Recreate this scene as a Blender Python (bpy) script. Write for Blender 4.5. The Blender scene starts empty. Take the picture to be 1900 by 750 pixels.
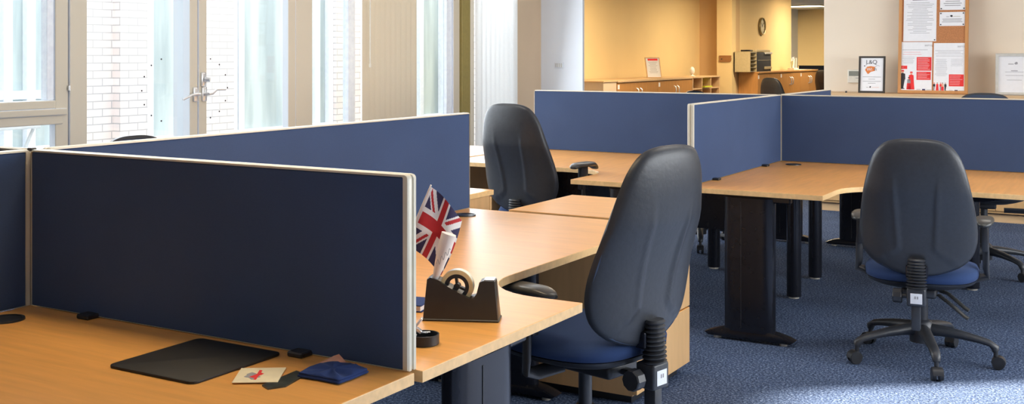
import bpy, bmesh, math, random
from mathutils import Vector, Matrix
random.seed(7)
PI = math.pi
SC = bpy.context.scene
COL = SC.collection
H, ZD = 1.44, 0.76                     # eye height, desk-top height
TH, F, HY = 0.5294, 2071.9, 100.02     # camera yaw, focal length (px), horizon row
CT, ST = math.cos(TH), math.sin(TH)
ZS = ZD + 0.422                        # top of the desk screens

def P(px, py, x=None, y=None, z=None, d=None):
    """surveyed point: the world point seen at a pixel, on a known plane"""
    a, b = (px - 950) / F, -(py - HY) / F
    v = Vector((a * CT - ST, a * ST + CT, b))
    if z is not None: t = (z - H) / v.z
    elif x is not None: t = x / v.x
    elif y is not None: t = y / v.y
    else: t = d
    return Vector((v.x * t, v.y * t, v.z * t + H))

# ------------------------------------------------------------------ materials
MATS = {}
def new_mat(name):
    m = bpy.data.materials.new(name); m.use_nodes = True
    nt = m.node_tree; b = nt.nodes['Principled BSDF']
    MATS[name] = m
    return m, nt, b
def plain(name, col, rough=0.5, metal=0.0, noise=0.06, scale=30, spec=0.5, bump=0.0, sheen=0.0):
    m, nt, b = new_mat(name)
    tc = nt.nodes.new('ShaderNodeTexCoord'); n = nt.nodes.new('ShaderNodeTexNoise')
    n.inputs['Scale'].default_value = scale; n.inputs['Detail'].default_value = 4
    nt.links.new(tc.outputs['Object'], n.inputs['Vector'])
    r = nt.nodes.new('ShaderNodeValToRGB')
    r.color_ramp.elements[0].position = .3; r.color_ramp.elements[1].position = .7
    r.color_ramp.elements[0].color = (*[c * (1 - noise) for c in col], 1)
    r.color_ramp.elements[1].color = (*[min(1, c * (1 + noise)) for c in col], 1)
    nt.links.new(n.outputs['Fac'], r.inputs['Fac']); nt.links.new(r.outputs['Color'], b.inputs['Base Color'])
    b.inputs['Roughness'].default_value = rough; b.inputs['Metallic'].default_value = metal
    b.inputs['Specular IOR Level'].default_value = spec
    if sheen: b.inputs['Sheen Weight'].default_value = sheen
    if bump:
        bp = nt.nodes.new('ShaderNodeBump'); bp.inputs['Strength'].default_value = bump; bp.inputs['Distance'].default_value = .004
        nt.links.new(n.outputs['Fac'], bp.inputs['Height']); nt.links.new(bp.outputs['Normal'], b.inputs['Normal'])
    return m
def wood(name, top, edge, rough=.32, stretch=(1.2, 14, 14), amt=.13):
    """faint straight grain; upward faces take `top`, the edge banding takes `edge`"""
    m, nt, b = new_mat(name); N = nt.nodes.new; L = nt.links.new
    tc = N('ShaderNodeTexCoord'); mp = N('ShaderNodeMapping'); mp.inputs['Scale'].default_value = stretch
    n = N('ShaderNodeTexNoise'); n.inputs['Scale'].default_value = 3; n.inputs['Detail'].default_value = 8; n.inputs['Roughness'].default_value = .6
    n2 = N('ShaderNodeTexNoise'); n2.inputs['Scale'].default_value = 1.3
    L(tc.outputs['Object'], mp.inputs['Vector']); L(mp.outputs['Vector'], n.inputs['Vector']); L(tc.outputs['Object'], n2.inputs['Vector'])
    mix = N('ShaderNodeMix'); mix.data_type = 'RGBA'
    g = N('ShaderNodeNewGeometry'); sp = N('ShaderNodeSeparateXYZ'); L(g.outputs['True Normal'], sp.inputs[0])
    mt = N('ShaderNodeMath'); mt.operation = 'GREATER_THAN'; mt.inputs[1].default_value = .5; L(sp.outputs['Z'], mt.inputs[0])
    mix.inputs['A'].default_value = (*edge, 1); mix.inputs['B'].default_value = (*top, 1); L(mt.outputs[0], mix.inputs['Factor'])
    r = N('ShaderNodeMapRange'); r.inputs['From Min'].default_value = .25; r.inputs['From Max'].default_value = .75
    r.inputs['To Min'].default_value = 1 - amt; r.inputs['To Max'].default_value = 1 + amt; L(n.outputs['Fac'], r.inputs['Value'])
    r2 = N('ShaderNodeMapRange'); r2.inputs['From Min'].default_value = .3; r2.inputs['From Max'].default_value = .7
    r2.inputs['To Min'].default_value = .95; r2.inputs['To Max'].default_value = 1.05; L(n2.outputs['Fac'], r2.inputs['Value'])
    mu = N('ShaderNodeMath'); mu.operation = 'MULTIPLY'; L(r.outputs[0], mu.inputs[0]); L(r2.outputs[0], mu.inputs[1])
    vm = N('ShaderNodeVectorMath'); vm.operation = 'SCALE'; L(mix.outputs['Result'], vm.inputs[0]); L(mu.outputs[0], vm.inputs['Scale'])
    L(vm.outputs[0], b.inputs['Base Color']); b.inputs['Roughness'].default_value = rough
    return m
def fabric(name, col):
    m, nt, b = new_mat(name); N = nt.nodes.new; L = nt.links.new
    tc = N('ShaderNodeTexCoord'); mp = N('ShaderNodeMapping'); mp.inputs['Scale'].default_value = (60, 60, 260)
    n = N('ShaderNodeTexNoise'); n.inputs['Scale'].default_value = 3; n.inputs['Detail'].default_value = 6
    n2 = N('ShaderNodeTexNoise'); n2.inputs['Scale'].default_value = 4
    L(tc.outputs['Object'], mp.inputs[0]); L(mp.outputs[0], n.inputs['Vector']); L(tc.outputs['Object'], n2.inputs['Vector'])
    ad = N('ShaderNodeMath'); ad.operation = 'ADD'; L(n.outputs['Fac'], ad.inputs[0]); L(n2.outputs['Fac'], ad.inputs[1])
    r = N('ShaderNodeValToRGB'); r.color_ramp.elements[0].color = (*[c * .8 for c in col], 1); r.color_ramp.elements[1].color = (*[c * 1.2 for c in col], 1)
    h = N('ShaderNodeMath'); h.operation = 'MULTIPLY'; h.inputs[1].default_value = .5; L(ad.outputs[0], h.inputs[0]); L(h.outputs[0], r.inputs['Fac'])
    L(r.outputs[0], b.inputs['Base Color']); b.inputs['Roughness'].default_value = .9; b.inputs['Specular IOR Level'].default_value = .15
    b.inputs['Sheen Weight'].default_value = .05; b.inputs['Sheen Roughness'].default_value = .4
    bp = N('ShaderNodeBump'); bp.inputs['Strength'].default_value = .25; bp.inputs['Distance'].default_value = .001
    L(n.outputs['Fac'], bp.inputs['Height']); L(bp.outputs['Normal'], b.inputs['Normal'])
    return m
def carpet():
    m, nt, b = new_mat('carpet'); N = nt.nodes.new; L = nt.links.new
    tc = N('ShaderNodeTexCoord')
    v = N('ShaderNodeTexNoise'); v.inputs['Scale'].default_value = 95; v.inputs['Detail'].default_value = 3; v.inputs['Roughness'].default_value = .8
    v2 = N('ShaderNodeTexNoise'); v2.inputs['Scale'].default_value = 2.2; v2.inputs['Detail'].default_value = 5
    L(tc.outputs['Object'], v.inputs['Vector']); L(tc.outputs['Object'], v2.inputs['Vector'])
    r = N('ShaderNodeValToRGB'); e = r.color_ramp.elements
    e[0].position = .36; e[0].color = (.014, .021, .042, 1); e[1].position = .68; e[1].color = (.30, .37, .50, 1)
    x = e.new(.52); x.color = (.062, .095, .18, 1)
    L(v.outputs['Fac'], r.inputs['Fac'])
    mr = N('ShaderNodeMapRange'); mr.inputs['From Min'].default_value = .3; mr.inputs['From Max'].default_value = .7; mr.inputs['To Min'].default_value = .85; mr.inputs['To Max'].default_value = 1.15
    L(v2.outputs['Fac'], mr.inputs['Value'])
    vm = N('ShaderNodeVectorMath'); vm.operation = 'SCALE'; L(r.outputs[0], vm.inputs[0]); L(mr.outputs[0], vm.inputs['Scale'])
    L(vm.outputs[0], b.inputs['Base Color']); b.inputs['Roughness'].default_value = .95; b.inputs['Specular IOR Level'].default_value = .1
    bp = N('ShaderNodeBump'); bp.inputs['Strength'].default_value = .6; bp.inputs['Distance'].default_value = .006
    L(v.outputs['Fac'], bp.inputs['Height']); L(bp.outputs['Normal'], b.inputs['Normal'])
def bricks():
    m, nt, b = new_mat('brick'); N = nt.nodes.new; L = nt.links.new
    tc = N('ShaderNodeTexCoord'); sp = N('ShaderNodeSeparateXYZ'); cb = N('ShaderNodeCombineXYZ')
    L(tc.outputs['Object'], sp.inputs[0])
    ad = N('ShaderNodeMath'); L(sp.outputs['X'], ad.inputs[0]); L(sp.outputs['Y'], ad.inputs[1]); L(ad.outputs[0], cb.inputs['X']); L(sp.outputs['Z'], cb.inputs['Y'])
    t = N('ShaderNodeTexBrick'); t.inputs['Scale'].default_value = 1; t.inputs['Brick Width'].default_value = .225; t.inputs['Row Height'].default_value = .075
    t.inputs['Mortar Size'].default_value = .006; t.inputs['Mortar Smooth'].default_value = .1
    t.inputs['Color1'].default_value = (.80, .70, .67, 1); t.inputs['Color2'].default_value = (.92, .83, .80, 1); t.inputs['Mortar'].default_value = (.50, .48, .48, 1)
    L(cb.outputs[0], t.inputs['Vector']); L(t.outputs['Color'], b.inputs['Base Color']); b.inputs['Roughness'].default_value = .9
def frame_mat():
    """window members: warm beige on the room face, white on the reveals"""
    m, nt, b = new_mat('frame_paint'); N = nt.nodes.new; L = nt.links.new
    g = N('ShaderNodeNewGeometry'); sp = N('ShaderNodeSeparateXYZ'); L(g.outputs['True Normal'], sp.inputs[0])
    mt = N('ShaderNodeMath'); mt.operation = 'GREATER_THAN'; mt.inputs[1].default_value = .5; L(sp.outputs['X'], mt.inputs[0])
    n = N('ShaderNodeTexNoise'); n.inputs['Scale'].default_value = 3
    mix = N('ShaderNodeMix'); mix.data_type = 'RGBA'; mix.inputs['A'].default_value = (.82, .86, .92, 1); mix.inputs['B'].default_value = (.66, .59, .47, 1)
    L(mt.outputs[0], mix.inputs['Factor']); L(mix.outputs['Result'], b.inputs['Base Color']); b.inputs['Roughness'].default_value = .4
def glass_mat():
    m, nt, b = new_mat('window_glass'); N = nt.nodes.new; L = nt.links.new
    out = nt.nodes['Material Output']; nt.nodes.remove(b)
    tr = N('ShaderNodeBsdfTransparent'); tr.inputs['Color'].default_value = (.95, .98, .98, 1)
    gl = N('ShaderNodeBsdfGlossy'); gl.inputs['Roughness'].default_value = .03; gl.inputs['Color'].default_value = (.9, .95, 1, 1)
    mx = N('ShaderNodeMixShader'); mx.inputs[0].default_value = .035; L(tr.outputs[0], mx.inputs[1]); L(gl.outputs[0], mx.inputs[2]); L(mx.outputs[0], out.inputs['Surface'])
def blind_mat(name, col, transl):
    m, nt, b = new_mat(name); N = nt.nodes.new; L = nt.links.new
    out = nt.nodes['Material Output']
    tc = N('ShaderNodeTexCoord'); n = N('ShaderNodeTexNoise'); n.inputs['Scale'].default_value = 90; L(tc.outputs['Object'], n.inputs['Vector'])
    r = N('ShaderNodeValToRGB'); r.color_ramp.elements[0].color = (*[c * .93 for c in col], 1); r.color_ramp.elements[1].color = (*col, 1)
    L(n.outputs['Fac'], r.inputs['Fac']); L(r.outputs[0], b.inputs['Base Color']); b.inputs['Roughness'].default_value = .8
    t = N('ShaderNodeBsdfTranslucent'); L(r.outputs[0], t.inputs['Color'])
    mx = N('ShaderNodeMixShader'); mx.inputs[0].default_value = transl; L(b.outputs[0], mx.inputs[1]); L(t.outputs[0], mx.inputs[2]); L(mx.outputs[0], out.inputs['Surface'])
def courtyard_glass():
    m, nt, b = new_mat('courtyard_pane'); N = nt.nodes.new; L = nt.links.new
    tc = N('ShaderNodeTexCoord'); mp = N('ShaderNodeMapping'); mp.inputs['Scale'].default_value = (1, 1, .12); L(tc.outputs['Object'], mp.inputs[0])
    n = N('ShaderNodeTexNoise'); n.inputs['Scale'].default_value = 5; n.inputs['Detail'].default_value = 5; L(mp.outputs[0], n.inputs['Vector'])
    r = N('ShaderNodeValToRGB'); e = r.color_ramp.elements
    e[0].position = .35; e[0].color = (.40, .47, .49, 1); e[1].position = .65; e[1].color = (.62, .70, .69, 1)
    L(n.outputs['Fac'], r.inputs['Fac']); L(r.outputs[0], b.inputs['Base Color']); b.inputs['Roughness'].default_value = .5; b.inputs['Specular IOR Level'].default_value = .15
def emis(name, col, s):
    m, nt, b = new_mat(name); b.inputs['Emission Color'].default_value = (*col, 1); b.inputs['Emission Strength'].default_value = s
    b.inputs['Base Color'].default_value = (*col, 1)

WT, WE = (.84, .405, .105), (.86, .56, .26)
wood('maple', WT, WE); wood('maple_x', WT, WE, stretch=(14, 1.2, 14))
wood('cabinet_wood', (.62, .36, .16), (.50, .235, .07), .4, (10, 10, 1.5)); wood('shelf_wood', (.62, .40, .20), (.66, .44, .24), .4)
wood('pedestal_wood', WT, (.70, .43, .20), .38, (10, 10, 1.4), .08)
wood('front_wood', (.62, .38, .18), (.62, .38, .17), .4, (14, 14, 1.2), .08)
wood('board_wood', (.62, .33, .13), (.58, .27, .09), .45, (8, 8, 2), .1)
fabric('screen_fabric', (.054, .088, .185)); fabric('screen_fabric_dark', (.03, .035, .05)); fabric('seat_fabric', (.030, .056, .140)); fabric('back_fabric', (.035, .050, .085))
fabric('cloth_blue', (.025, .05, .17))
carpet(); bricks(); frame_mat(); glass_mat(); courtyard_glass()
blind_mat('blind_white', (.94, .94, .94), .6); blind_mat('blind_beige', (.80, .70, .53), .12)
plain('alu', (.60, .57, .50), .35, .6, .03); plain('alu_trim', (.72, .68, .56), .4, .1, .03)
plain('shell_plastic', (.029, .032, .039), .40, 0, .08, 60, .5, .15); plain('black_plastic', (.022, .023, .027), .4, 0, .1, 60, .5, .1)
plain('leg_metal', (.014, .015, .022), .22, .3, .05); plain('pad_plastic', (.045, .045, .042), .3, 0, .1)
plain('chrome', (.78, .78, .78), .25, .6, .02); plain('label_white', (.80, .82, .85), .6)
plain('ink', (.03, .03, .035), .7); plain('ink_grey', (.33, .32, .33), .8); plain('paper', (.80, .79, .80), .75, 0, .02); plain('paper_bright', (.86, .86, .88), .7, 0, .02)
plain('red_ink', (.80, .03, .03), .7); plain('orange_ink', (.75, .22, .05), .7); plain('navy_ink', (.03, .035, .12), .8)
plain('flag_red', (.50, .018, .022), .75, 0, .05); plain('flag_white', (.84, .80, .76), .75, 0, .03); plain('flag_navy', (.035, .030, .09), .8, 0, .05)
plain('wall_cream', (.84, .72, .57), .85, 0, .015, 3); plain('wall_yellow', (.80, .60, .30), .85, 0, .02, 2); plain('wall_yellow_shade', (.66, .44, .22), .85, 0, .02, 2)
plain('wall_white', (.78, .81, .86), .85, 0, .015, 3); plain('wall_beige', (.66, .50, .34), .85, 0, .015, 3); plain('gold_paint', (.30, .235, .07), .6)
plain('ceiling_paint', (.85, .84, .80), .9); plain('skirting_paint', (.62, .42, .22), .5)
plain('cork', (.50, .21, .085), .95, 0, .18, 120); plain('black_frame', (.03, .022, .015), .4); plain('grey_frame', (.56, .54, .49), .45)
plain('tape_base', (.036, .032, .025), .33, 0, .12, 25, .5, .05); plain('tape_yellow', (.82, .68, .36), .4); plain('tape_clear', (.86, .80, .62), .3)
plain('mat_black', (.010, .009, .008), .55, 0, .15); plain('peach_paper', (.82, .42, .28), .7); plain('cream_card', (.84, .74, .50), .7)
plain('dark_card', (.045, .05, .04), .3, 0, .5, 40); plain('brass_wood', (.30, .13, .04), .5); plain('clock_face', (.66, .60, .42), .35); plain('clock_rim', (.26, .20, .09), .35, .4)
plain('beige_plastic', (.50, .40, .22), .5); plain('lime_paper', (.55, .62, .03), .7); plain('white_plastic', (.80, .76, .66), .45); plain('lcd', (.26, .27, .23), .3)
plain('courtyard_paint', (.86, .90, .98), .5); plain('paving', (.6, .6, .6), .9); plain('garden_white', (.75, .78, .80), .5); plain('olive_paper', (.35, .30, .12), .7)
emis('lamp_glow', (1, .88, .55), 6.0)

# ------------------------------------------------------------------ mesh building
class MB:
    def __init__(s): s.bm = bmesh.new()
    def box(s, x0, x1, y0, y1, z0, z1, bev=0, seg=2, M=None):
        r = bmesh.ops.create_cube(s.bm, size=1)['verts']
        for v in r:
            v.co = Vector(((x0 + x1) / 2 + v.co.x * (x1 - x0), (y0 + y1) / 2 + v.co.y * (y1 - y0), (z0 + z1) / 2 + v.co.z * (z1 - z0)))
        if bev:
            es = list({e for v in r for e in v.link_edges})
            o = bmesh.ops.bevel(s.bm, geom=es, offset=bev, segments=seg, affect='EDGES', profile=.5)
            r = list({v for f in o['faces'] for v in f.verts} | {v for v in r if v.is_valid})
        if M is not None: bmesh.ops.transform(s.bm, matrix=M, verts=[v for v in r if v.is_valid])
        return s
    def cyl(s, p0, p1, r0, r1=None, n=16, caps=True):
        p0, p1 = Vector(p0), Vector(p1); r1 = r0 if r1 is None else r1
        q = (p1 - p0).to_track_quat('Z', 'Y').to_matrix()
        a = []; b = []
        for i in range(n):
            c = Vector((math.cos(2 * PI * i / n), math.sin(2 * PI * i / n), 0))
            a.append(s.bm.verts.new(p0 + q @ (c * r0))); b.append(s.bm.verts.new(p1 + q @ (c * r1)))
        for i in range(n): s.bm.faces.new((a[i], a[(i + 1) % n], b[(i + 1) % n], b[i]))
        if caps: s.bm.faces.new(a[::-1]); s.bm.faces.new(b)
        return s
    def loft(s, rings, closed=True, caps=True):
        vs = [[s.bm.verts.new(Vector(p)) for p in r] for r in rings]
        n = len(vs[0])
        for k in range(len(vs) - 1):
            for i in range(n if closed else n - 1):
                j = (i + 1) % n
                s.bm.faces.new((vs[k][i], vs[k][j], vs[k + 1][j], vs[k + 1][i]))
        if caps and closed:
            s.bm.faces.new(vs[0][::-1]); s.bm.faces.new(vs[-1])
        return s
    def tube(s, pts, rad, n=10):
        pts = [Vector(p) for p in pts]; rad = rad if isinstance(rad, (list, tuple)) else [rad] * len(pts)
        rings = []; ref = None
        for k, p in enumerate(pts):
            t = (pts[min(k + 1, len(pts) - 1)] - pts[max(k - 1, 0)]).normalized()
            if ref is None: ref = t.orthogonal().normalized()
            u = (ref - t * ref.dot(t)).normalized(); ref = u; w = t.cross(u)
            r = rad[k]; ru, rw = r if isinstance(r, tuple) else (r, r)
            rings.append([p + u * (math.cos(2 * PI * i / n) * ru) + w * (math.sin(2 * PI * i / n) * rw) for i in range(n)])
        return s.loft(rings)
    def lathe(s, prof, c=(0, 0, 0), n=28, sx=1, sy=1):
        c = Vector(c)
        return s.loft([[c + Vector((r * sx * math.cos(2 * PI * i / n), r * sy * math.sin(2 * PI * i / n), z)) for i in range(n)] for r, z in prof])
    def prism(s, poly, lo, hi, bev=0, ax='z', M=None):
        def mk(a, b, h):
            return Vector((a, b, h)) if ax == 'z' else (Vector((a, h, b)) if ax == 'y' else Vector((h, a, b)))
        a = [s.bm.verts.new(mk(p[0], p[1], lo)) for p in poly]; b = [s.bm.verts.new(mk(p[0], p[1], hi)) for p in poly]
        n = len(poly); fs = [s.bm.faces.new(a[::-1]), s.bm.faces.new(b)]
        for i in range(n): fs.append(s.bm.faces.new((a[i], a[(i + 1) % n], b[(i + 1) % n], b[i])))
        vs = a + b
        bmesh.ops.recalc_face_normals(s.bm, faces=fs)
        if bev:
            es = list(set(fs[0].edges) | set(fs[1].edges))
            o = bmesh.ops.bevel(s.bm, geom=es, offset=bev, segments=2, affect='EDGES', profile=.5)
            vs = list({v for f in o['faces'] for v in f.verts} | {v for v in vs if v.is_valid})
        if M is not None: bmesh.ops.transform(s.bm, matrix=M, verts=[v for v in vs if v.is_valid])
        return s
    def quad(s, pts): s.bm.faces.new([s.bm.verts.new(Vector(p)) for p in pts]); return s
    def ring(s, x0, x1, z0, z1, w, y0, y1, bev=0):
        """rectangular picture-frame ring in the XZ plane"""
        def loop(i, y): return [(x0 + i, y, z0 + i), (x1 - i, y, z0 + i), (x1 - i, y, z1 - i), (x0 + i, y, z1 - i)]
        L = [loop(bev, y0), loop(0, y0 + bev), loop(0, y1), loop(w, y1), loop(w, y0)]
        if not bev: L = [loop(0, y0), loop(0, y1), loop(w, y1), loop(w, y0)]
        vs = [[s.bm.verts.new(Vector(p)) for p in l] for l in L]; m = len(vs)
        for k in range(m):
            for i in range(4): s.bm.faces.new((vs[k][i], vs[k][(i + 1) % 4], vs[(k + 1) % m][(i + 1) % 4], vs[(k + 1) % m][i]))
        return s
    def build(s, name, mat, parent=None, smooth=0, recalc=True):
        if recalc: bmesh.ops.recalc_face_normals(s.bm, faces=s.bm.faces[:])
        me = bpy.data.meshes.new(name); s.bm.to_mesh(me); s.bm.free()
        for m in (mat if isinstance(mat, list) else [mat]): me.materials.append(MATS[m])
        if smooth:
            me.polygons.foreach_set('use_smooth', [True] * len(me.polygons))
            if smooth < 180:
                try: me.set_sharp_from_angle(angle=math.radians(smooth))
                except Exception: pass
        o = bpy.data.objects.new(name, me); COL.objects.link(o)
        if parent is not None: o.parent = parent
        return o
def tag(o, label=None, cat=None, group=None, kind=None):
    if label: o['label'] = label
    if cat: o['category'] = cat
    if group: o['group'] = group
    if kind: o['kind'] = kind
    return o
def thing(name, label, cat, loc=(0, 0, 0), rz=0, group=None):
    o = bpy.data.objects.new(name, None); COL.objects.link(o); o.empty_display_size = .1
    o.location = loc; o.rotation_euler = (0, 0, rz)
    return tag(o, label, cat, group)
KIDS = lambda o: [c for c in bpy.data.objects if c.parent == o]
def copy_tree(o, parent=None):
    c = o.copy(); COL.objects.link(c)
    if parent is not None: c.parent = parent
    for k in KIDS(o): copy_tree(k, c)
    return c
def struct(mb, name, mat, parent=None, smooth=0):
    o = mb.build(name, mat, parent, smooth)
    if parent is None: o['kind'] = 'structure'
    return o
def words(txt, name, mat, parent, loc, size, rot, align='CENTER', ext=.0004, sx=1):
    cu = bpy.data.curves.new(name, 'FONT'); cu.body = txt; cu.size = size; cu.align_x = align; cu.align_y = 'CENTER'; cu.extrude = ext
    cu.materials.append(MATS[mat])
    tmp = bpy.data.objects.new(name, cu); me = bpy.data.meshes.new_from_object(tmp); bpy.data.objects.remove(tmp)
    o = bpy.data.objects.new(name, me); COL.objects.link(o); o.parent = parent; o.location = loc; o.rotation_euler = rot
    return o
def ss(a, b, x):
    t = max(0, min(1, (x - a) / (b - a))); return t * t * (3 - 2 * t)

# ------------------------------------------------------------------ the room shell
XW, XR, YB, YF, ZC = -5.7, 3.3, -2.2, 29.0, 2.6
struct(MB().box(-12, XR + .2, YB - .2, YF + .2, -.1, 0), 'floor', 'carpet')
struct(MB().box(XW - .2, XR + .2, YB - .2, 10.7, ZC, ZC + .1), 'ceiling', 'ceiling_paint')
struct(MB().box(-7.15, XR + .2, 10.7, 18.5, ZC, ZC + .1), 'ceiling_rear', 'ceiling_paint')
struct(MB().box(-9.5, XR + .2, 18.5, YF + .2, ZC, ZC + .1), 'ceiling_far', 'ceiling_paint')
struct(MB().box(XW - .2, XR + .2, YB, YF, ZC + .12, 18.0), 'exterior_sun_blocker', 'brick')  # unseen block over the roof, added to keep sun off the courtyard
struct(MB().box(XW, XR + .2, YB - .2, YB, 0, ZC), 'wall_back', 'wall_cream')
# wall on the right of the camera with its window openings
w = MB()
w.box(XR, XR + .15, YB, YF, 0, .9); w.box(XR, XR + .15, YB, YF, 2.36, ZC); w.box(XR, XR + .15, 8.44, YF, .9, 2.36)
w.box(XR, XR + .15, YB, 2.8, .9, 2.36); w.box(XR, XR + .15, 5.2, 5.35, .9, 2.36)
struct(w, 'wall_right', 'wall_cream')
# cream wall with the notice board, and the low wall return by the blinds
struct(MB().box(-2.811, XR, 10.7, 10.9, 0, ZC), 'wall_front', 'wall_cream')
struct(MB().box(-5.95, P(1081, 100, y=10.35).x, 10.35, 10.39, 0, ZC), 'wall_pier', 'wall_white')
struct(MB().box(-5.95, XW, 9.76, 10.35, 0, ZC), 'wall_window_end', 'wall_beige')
# far room
struct(MB().box(-7.15, -6.95, 10.75, 18.5, 0, ZC), 'wall_far_left', 'wall_yellow')
struct(MB().box(-7.15, -5.9, 10.76, 10.9, 0, ZC), 'exterior_return_wall', 'brick')
struct(MB().box(-6.95, -6.3, 18.3, 18.5, 0, ZC), 'wall_far_recess', 'wall_yellow_shade')  # recess shade put into the colour: darker version of the wall yellow
struct(MB().box(P(1330, 100, y=18.1).x, -6.3, 18.1, 18.3, 0, ZC), 'wall_far_pillar', 'wall_yellow')
struct(MB().box(-6.5, -6.3, 18.5, 21.55, 0, ZC), 'wall_far_clock', 'wall_yellow')
struct(MB().box(-9.5, XR, YF, YF + .2, 0, ZC), 'wall_far_end', 'wall_yellow')
struct(MB().box(-9.5, -9.3, 18.5, YF, 0, ZC), 'wall_far_side', 'wall_yellow')
struct(MB().box(-8.75, -8.3, 28.4, 29, 0, ZC), 'pillar_far_white', 'wall_white')

# window wall: members (y0, y1, outward depth)
def member(y0, y1, dep, name, seam=True, mat='frame_paint', z0=0.0, z1=ZC):
    m = MB().box(XW - dep, XW, y0, y1, z0, z1, .004, 1)
    return struct(m, name, mat)
def Y(px, x=XW): return P(px, 100, x=x).y
def pane(y0, y1, z0, z1, parent, x=XW - .05):
    return struct(MB().box(x - .004, x, y0, y1, z0, z1), 'pane', 'window_glass', parent)
def door_empty(name, loc):
    o = bpy.data.objects.new(name, None); COL.objects.link(o); o.location = (0, 0, 0); o['kind'] = 'structure'; return o
# window 1: upper fixed light, transom, lower light
w1 = door_empty('window_1', None)
ya, yb = 2.4, Y(103)
MB().box(XW - .06, XW, yb, Y(127), 0, ZC, .004, 1).build('frame', 'frame_paint', w1)
MB().box(XW - .06, XW + .004, ya, yb, 1.115, 1.165, .008, 2).build('transom', 'frame_paint', w1)
MB().box(XW - .06, XW + .02, ya, yb + .07, 1.075, 1.115, .006, 2).build('sill_bead', 'frame_paint', w1)
MB().box(XW - .055, XW + .008, ya, yb + .05, 1.02, 1.075, .006, 2).build('lower_rail', 'frame_paint', w1)
MB().box(XW - .07, XW - .012, yb - .05, yb, 1.165, ZC, .004, 1).build('sash_edge', 'courtyard_paint', w1)
MB().box(XW - .06, XW, ya - .2, ya, 0, ZC).build('frame', 'frame_paint', w1)
MB().box(XW - .06, XW, ya, yb, 0, .3).build('lower_rail', 'frame_paint', w1)
pane(ya, yb, 1.165, ZC, w1); pane(ya, yb, .3, 1.02, w1)
MB().cyl((XW + .012, Y(126), 1.22), (XW + .012, Y(126), 1.25), .008).build('latch_pin', 'chrome', w1, 40)
# wall between window 1 and the room corner
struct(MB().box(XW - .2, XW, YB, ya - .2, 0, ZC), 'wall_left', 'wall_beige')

def lever(parent, y, z, sgn, plate=False):
    h = MB(); h.box(XW + .012, XW + .02, y - .022, y + .022, z - .05, z + .05, .008, 2)
    h.cyl((XW + .02, y, z), (XW + .06, y, z), .011)
    h.tube([(XW + .058, y, z), (XW + .062, y + sgn * .03, z + .004), (XW + .062, y + sgn * .07, z + (.0 if sgn < 0 else .03)), (XW + .06, y + sgn * .155, z - (.03 if sgn < 0 else -.028))], [.011, .011, .009, .008], 8)
    h.build('door_handle', 'chrome', parent, 50)
    if plate:
        MB().box(XW + .012, XW + .022, y - .03, y + .012, z + .05, z + .15, .01, 2).cyl((XW + .02, y, z + .1), (XW + .05, y + .02, z + .1), .018).build('lock_plate', 'chrome', parent, 50)
def dots(parent, yc, zc, r, side):
    d = MB()
    for k in range(7):
        a = side * (PI / 2) + (k - 3) * .45
        y, z = yc + r * math.sin(a), zc + r * math.cos(a)
        d.cyl((XW - .045, y, z), (XW - .043, y, z), .006, n=8)
    tag(d.build('glass_dots', 'ink', parent), kind='stuff')
def leaf(name, y0, y1, s0, s1, dep0, dep1, hy, sgn, plate, dc, ds):
    """glazed door leaf: stiles y0..s0 and s1..y1"""
    o = door_empty(name, None)
    MB().box(XW - dep0, XW + .01, y0, s0, 0, ZC, .006, 2).build('stile', 'frame_paint', o)
    MB().box(XW - dep1, XW + .01, s1, y1, 0, ZC, .006, 2).build('stile', 'frame_paint', o)
    MB().box(XW - .06, XW + .01, s0, s1, 0, .28, .006, 2).build('rail', 'frame_paint', o)
    pane(s0, s1, .28, ZC, o)
    if hy: lever(o, hy, 1.165, sgn, plate); dots(o, dc, 1.20, .21, ds)
    return o
leaf('door_1', Y(128), Y(365), Y(160), Y(350), .05, .15, Y(360), -1, False, Y(318), -1)
leaf('door_2', Y(367), Y(547), Y(382), Y(533), .05, .05, Y(376), 1, True, Y(390), 1)
w2 = door_empty('window_2', None)
MB().box(XW - .05, XW, Y(549), Y(580), 0, ZC, .006, 2).build('frame', 'frame_paint', w2)
MB().box(XW - .08, XW - .02, Y(650), Y(663), 0, ZC, .004, 1).build('sash_edge', 'courtyard_paint', w2)
MB().box(XW - .06, XW, Y(580), Y(650), 0, .28, .006, 2).build('rail', 'frame_paint', w2)
pane(Y(580), Y(650), .28, ZC, w2)
w3 = door_empty('window_3', None)
MB().box(XW - .08, XW - .03, Y(700), Y(775), 0, ZC, .004, 1).build('frame', 'courtyard_paint', w3)
MB().box(XW - .08, XW - .02, Y(832), Y(842), 0, ZC, .004, 1).build('sash_edge', 'courtyard_paint', w3)
MB().box(XW - .05, XW, Y(842), Y(853), 0, ZC, .004, 1).build('frame', 'frame_paint', w3)
MB().box(XW - .06, XW, Y(775), Y(832), 0, .28, .006, 2).build('rail', 'frame_paint', w3)
pane(Y(775), Y(832), .28, ZC, w3)
struct(MB().box(XW - .1, XW + .03, Y(853), Y(868), 0, ZC, .004, 1), 'trim_1', 'gold_paint')
struct(MB().box(XW - .08, XW + .0, Y(868), Y(880), 0, ZC, .004, 1), 'trim_2', 'frame_paint')
w4 = door_empty('window_4', None)
MB().box(XW - .09, XW - .04, 9.0, 9.04, 0, ZC).build('frame', 'courtyard_paint', w4)
MB().box(XW - .09, XW - .04, 9.70, 9.76, 0, ZC).build('frame', 'courtyard_paint', w4)
MB().box(XW - .09, XW - .04, 9.04, 9.70, 0, .45).build('rail', 'courtyard_paint', w4)
pane(9.04, 9.70, .45, ZC, w4, XW - .06)

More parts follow.
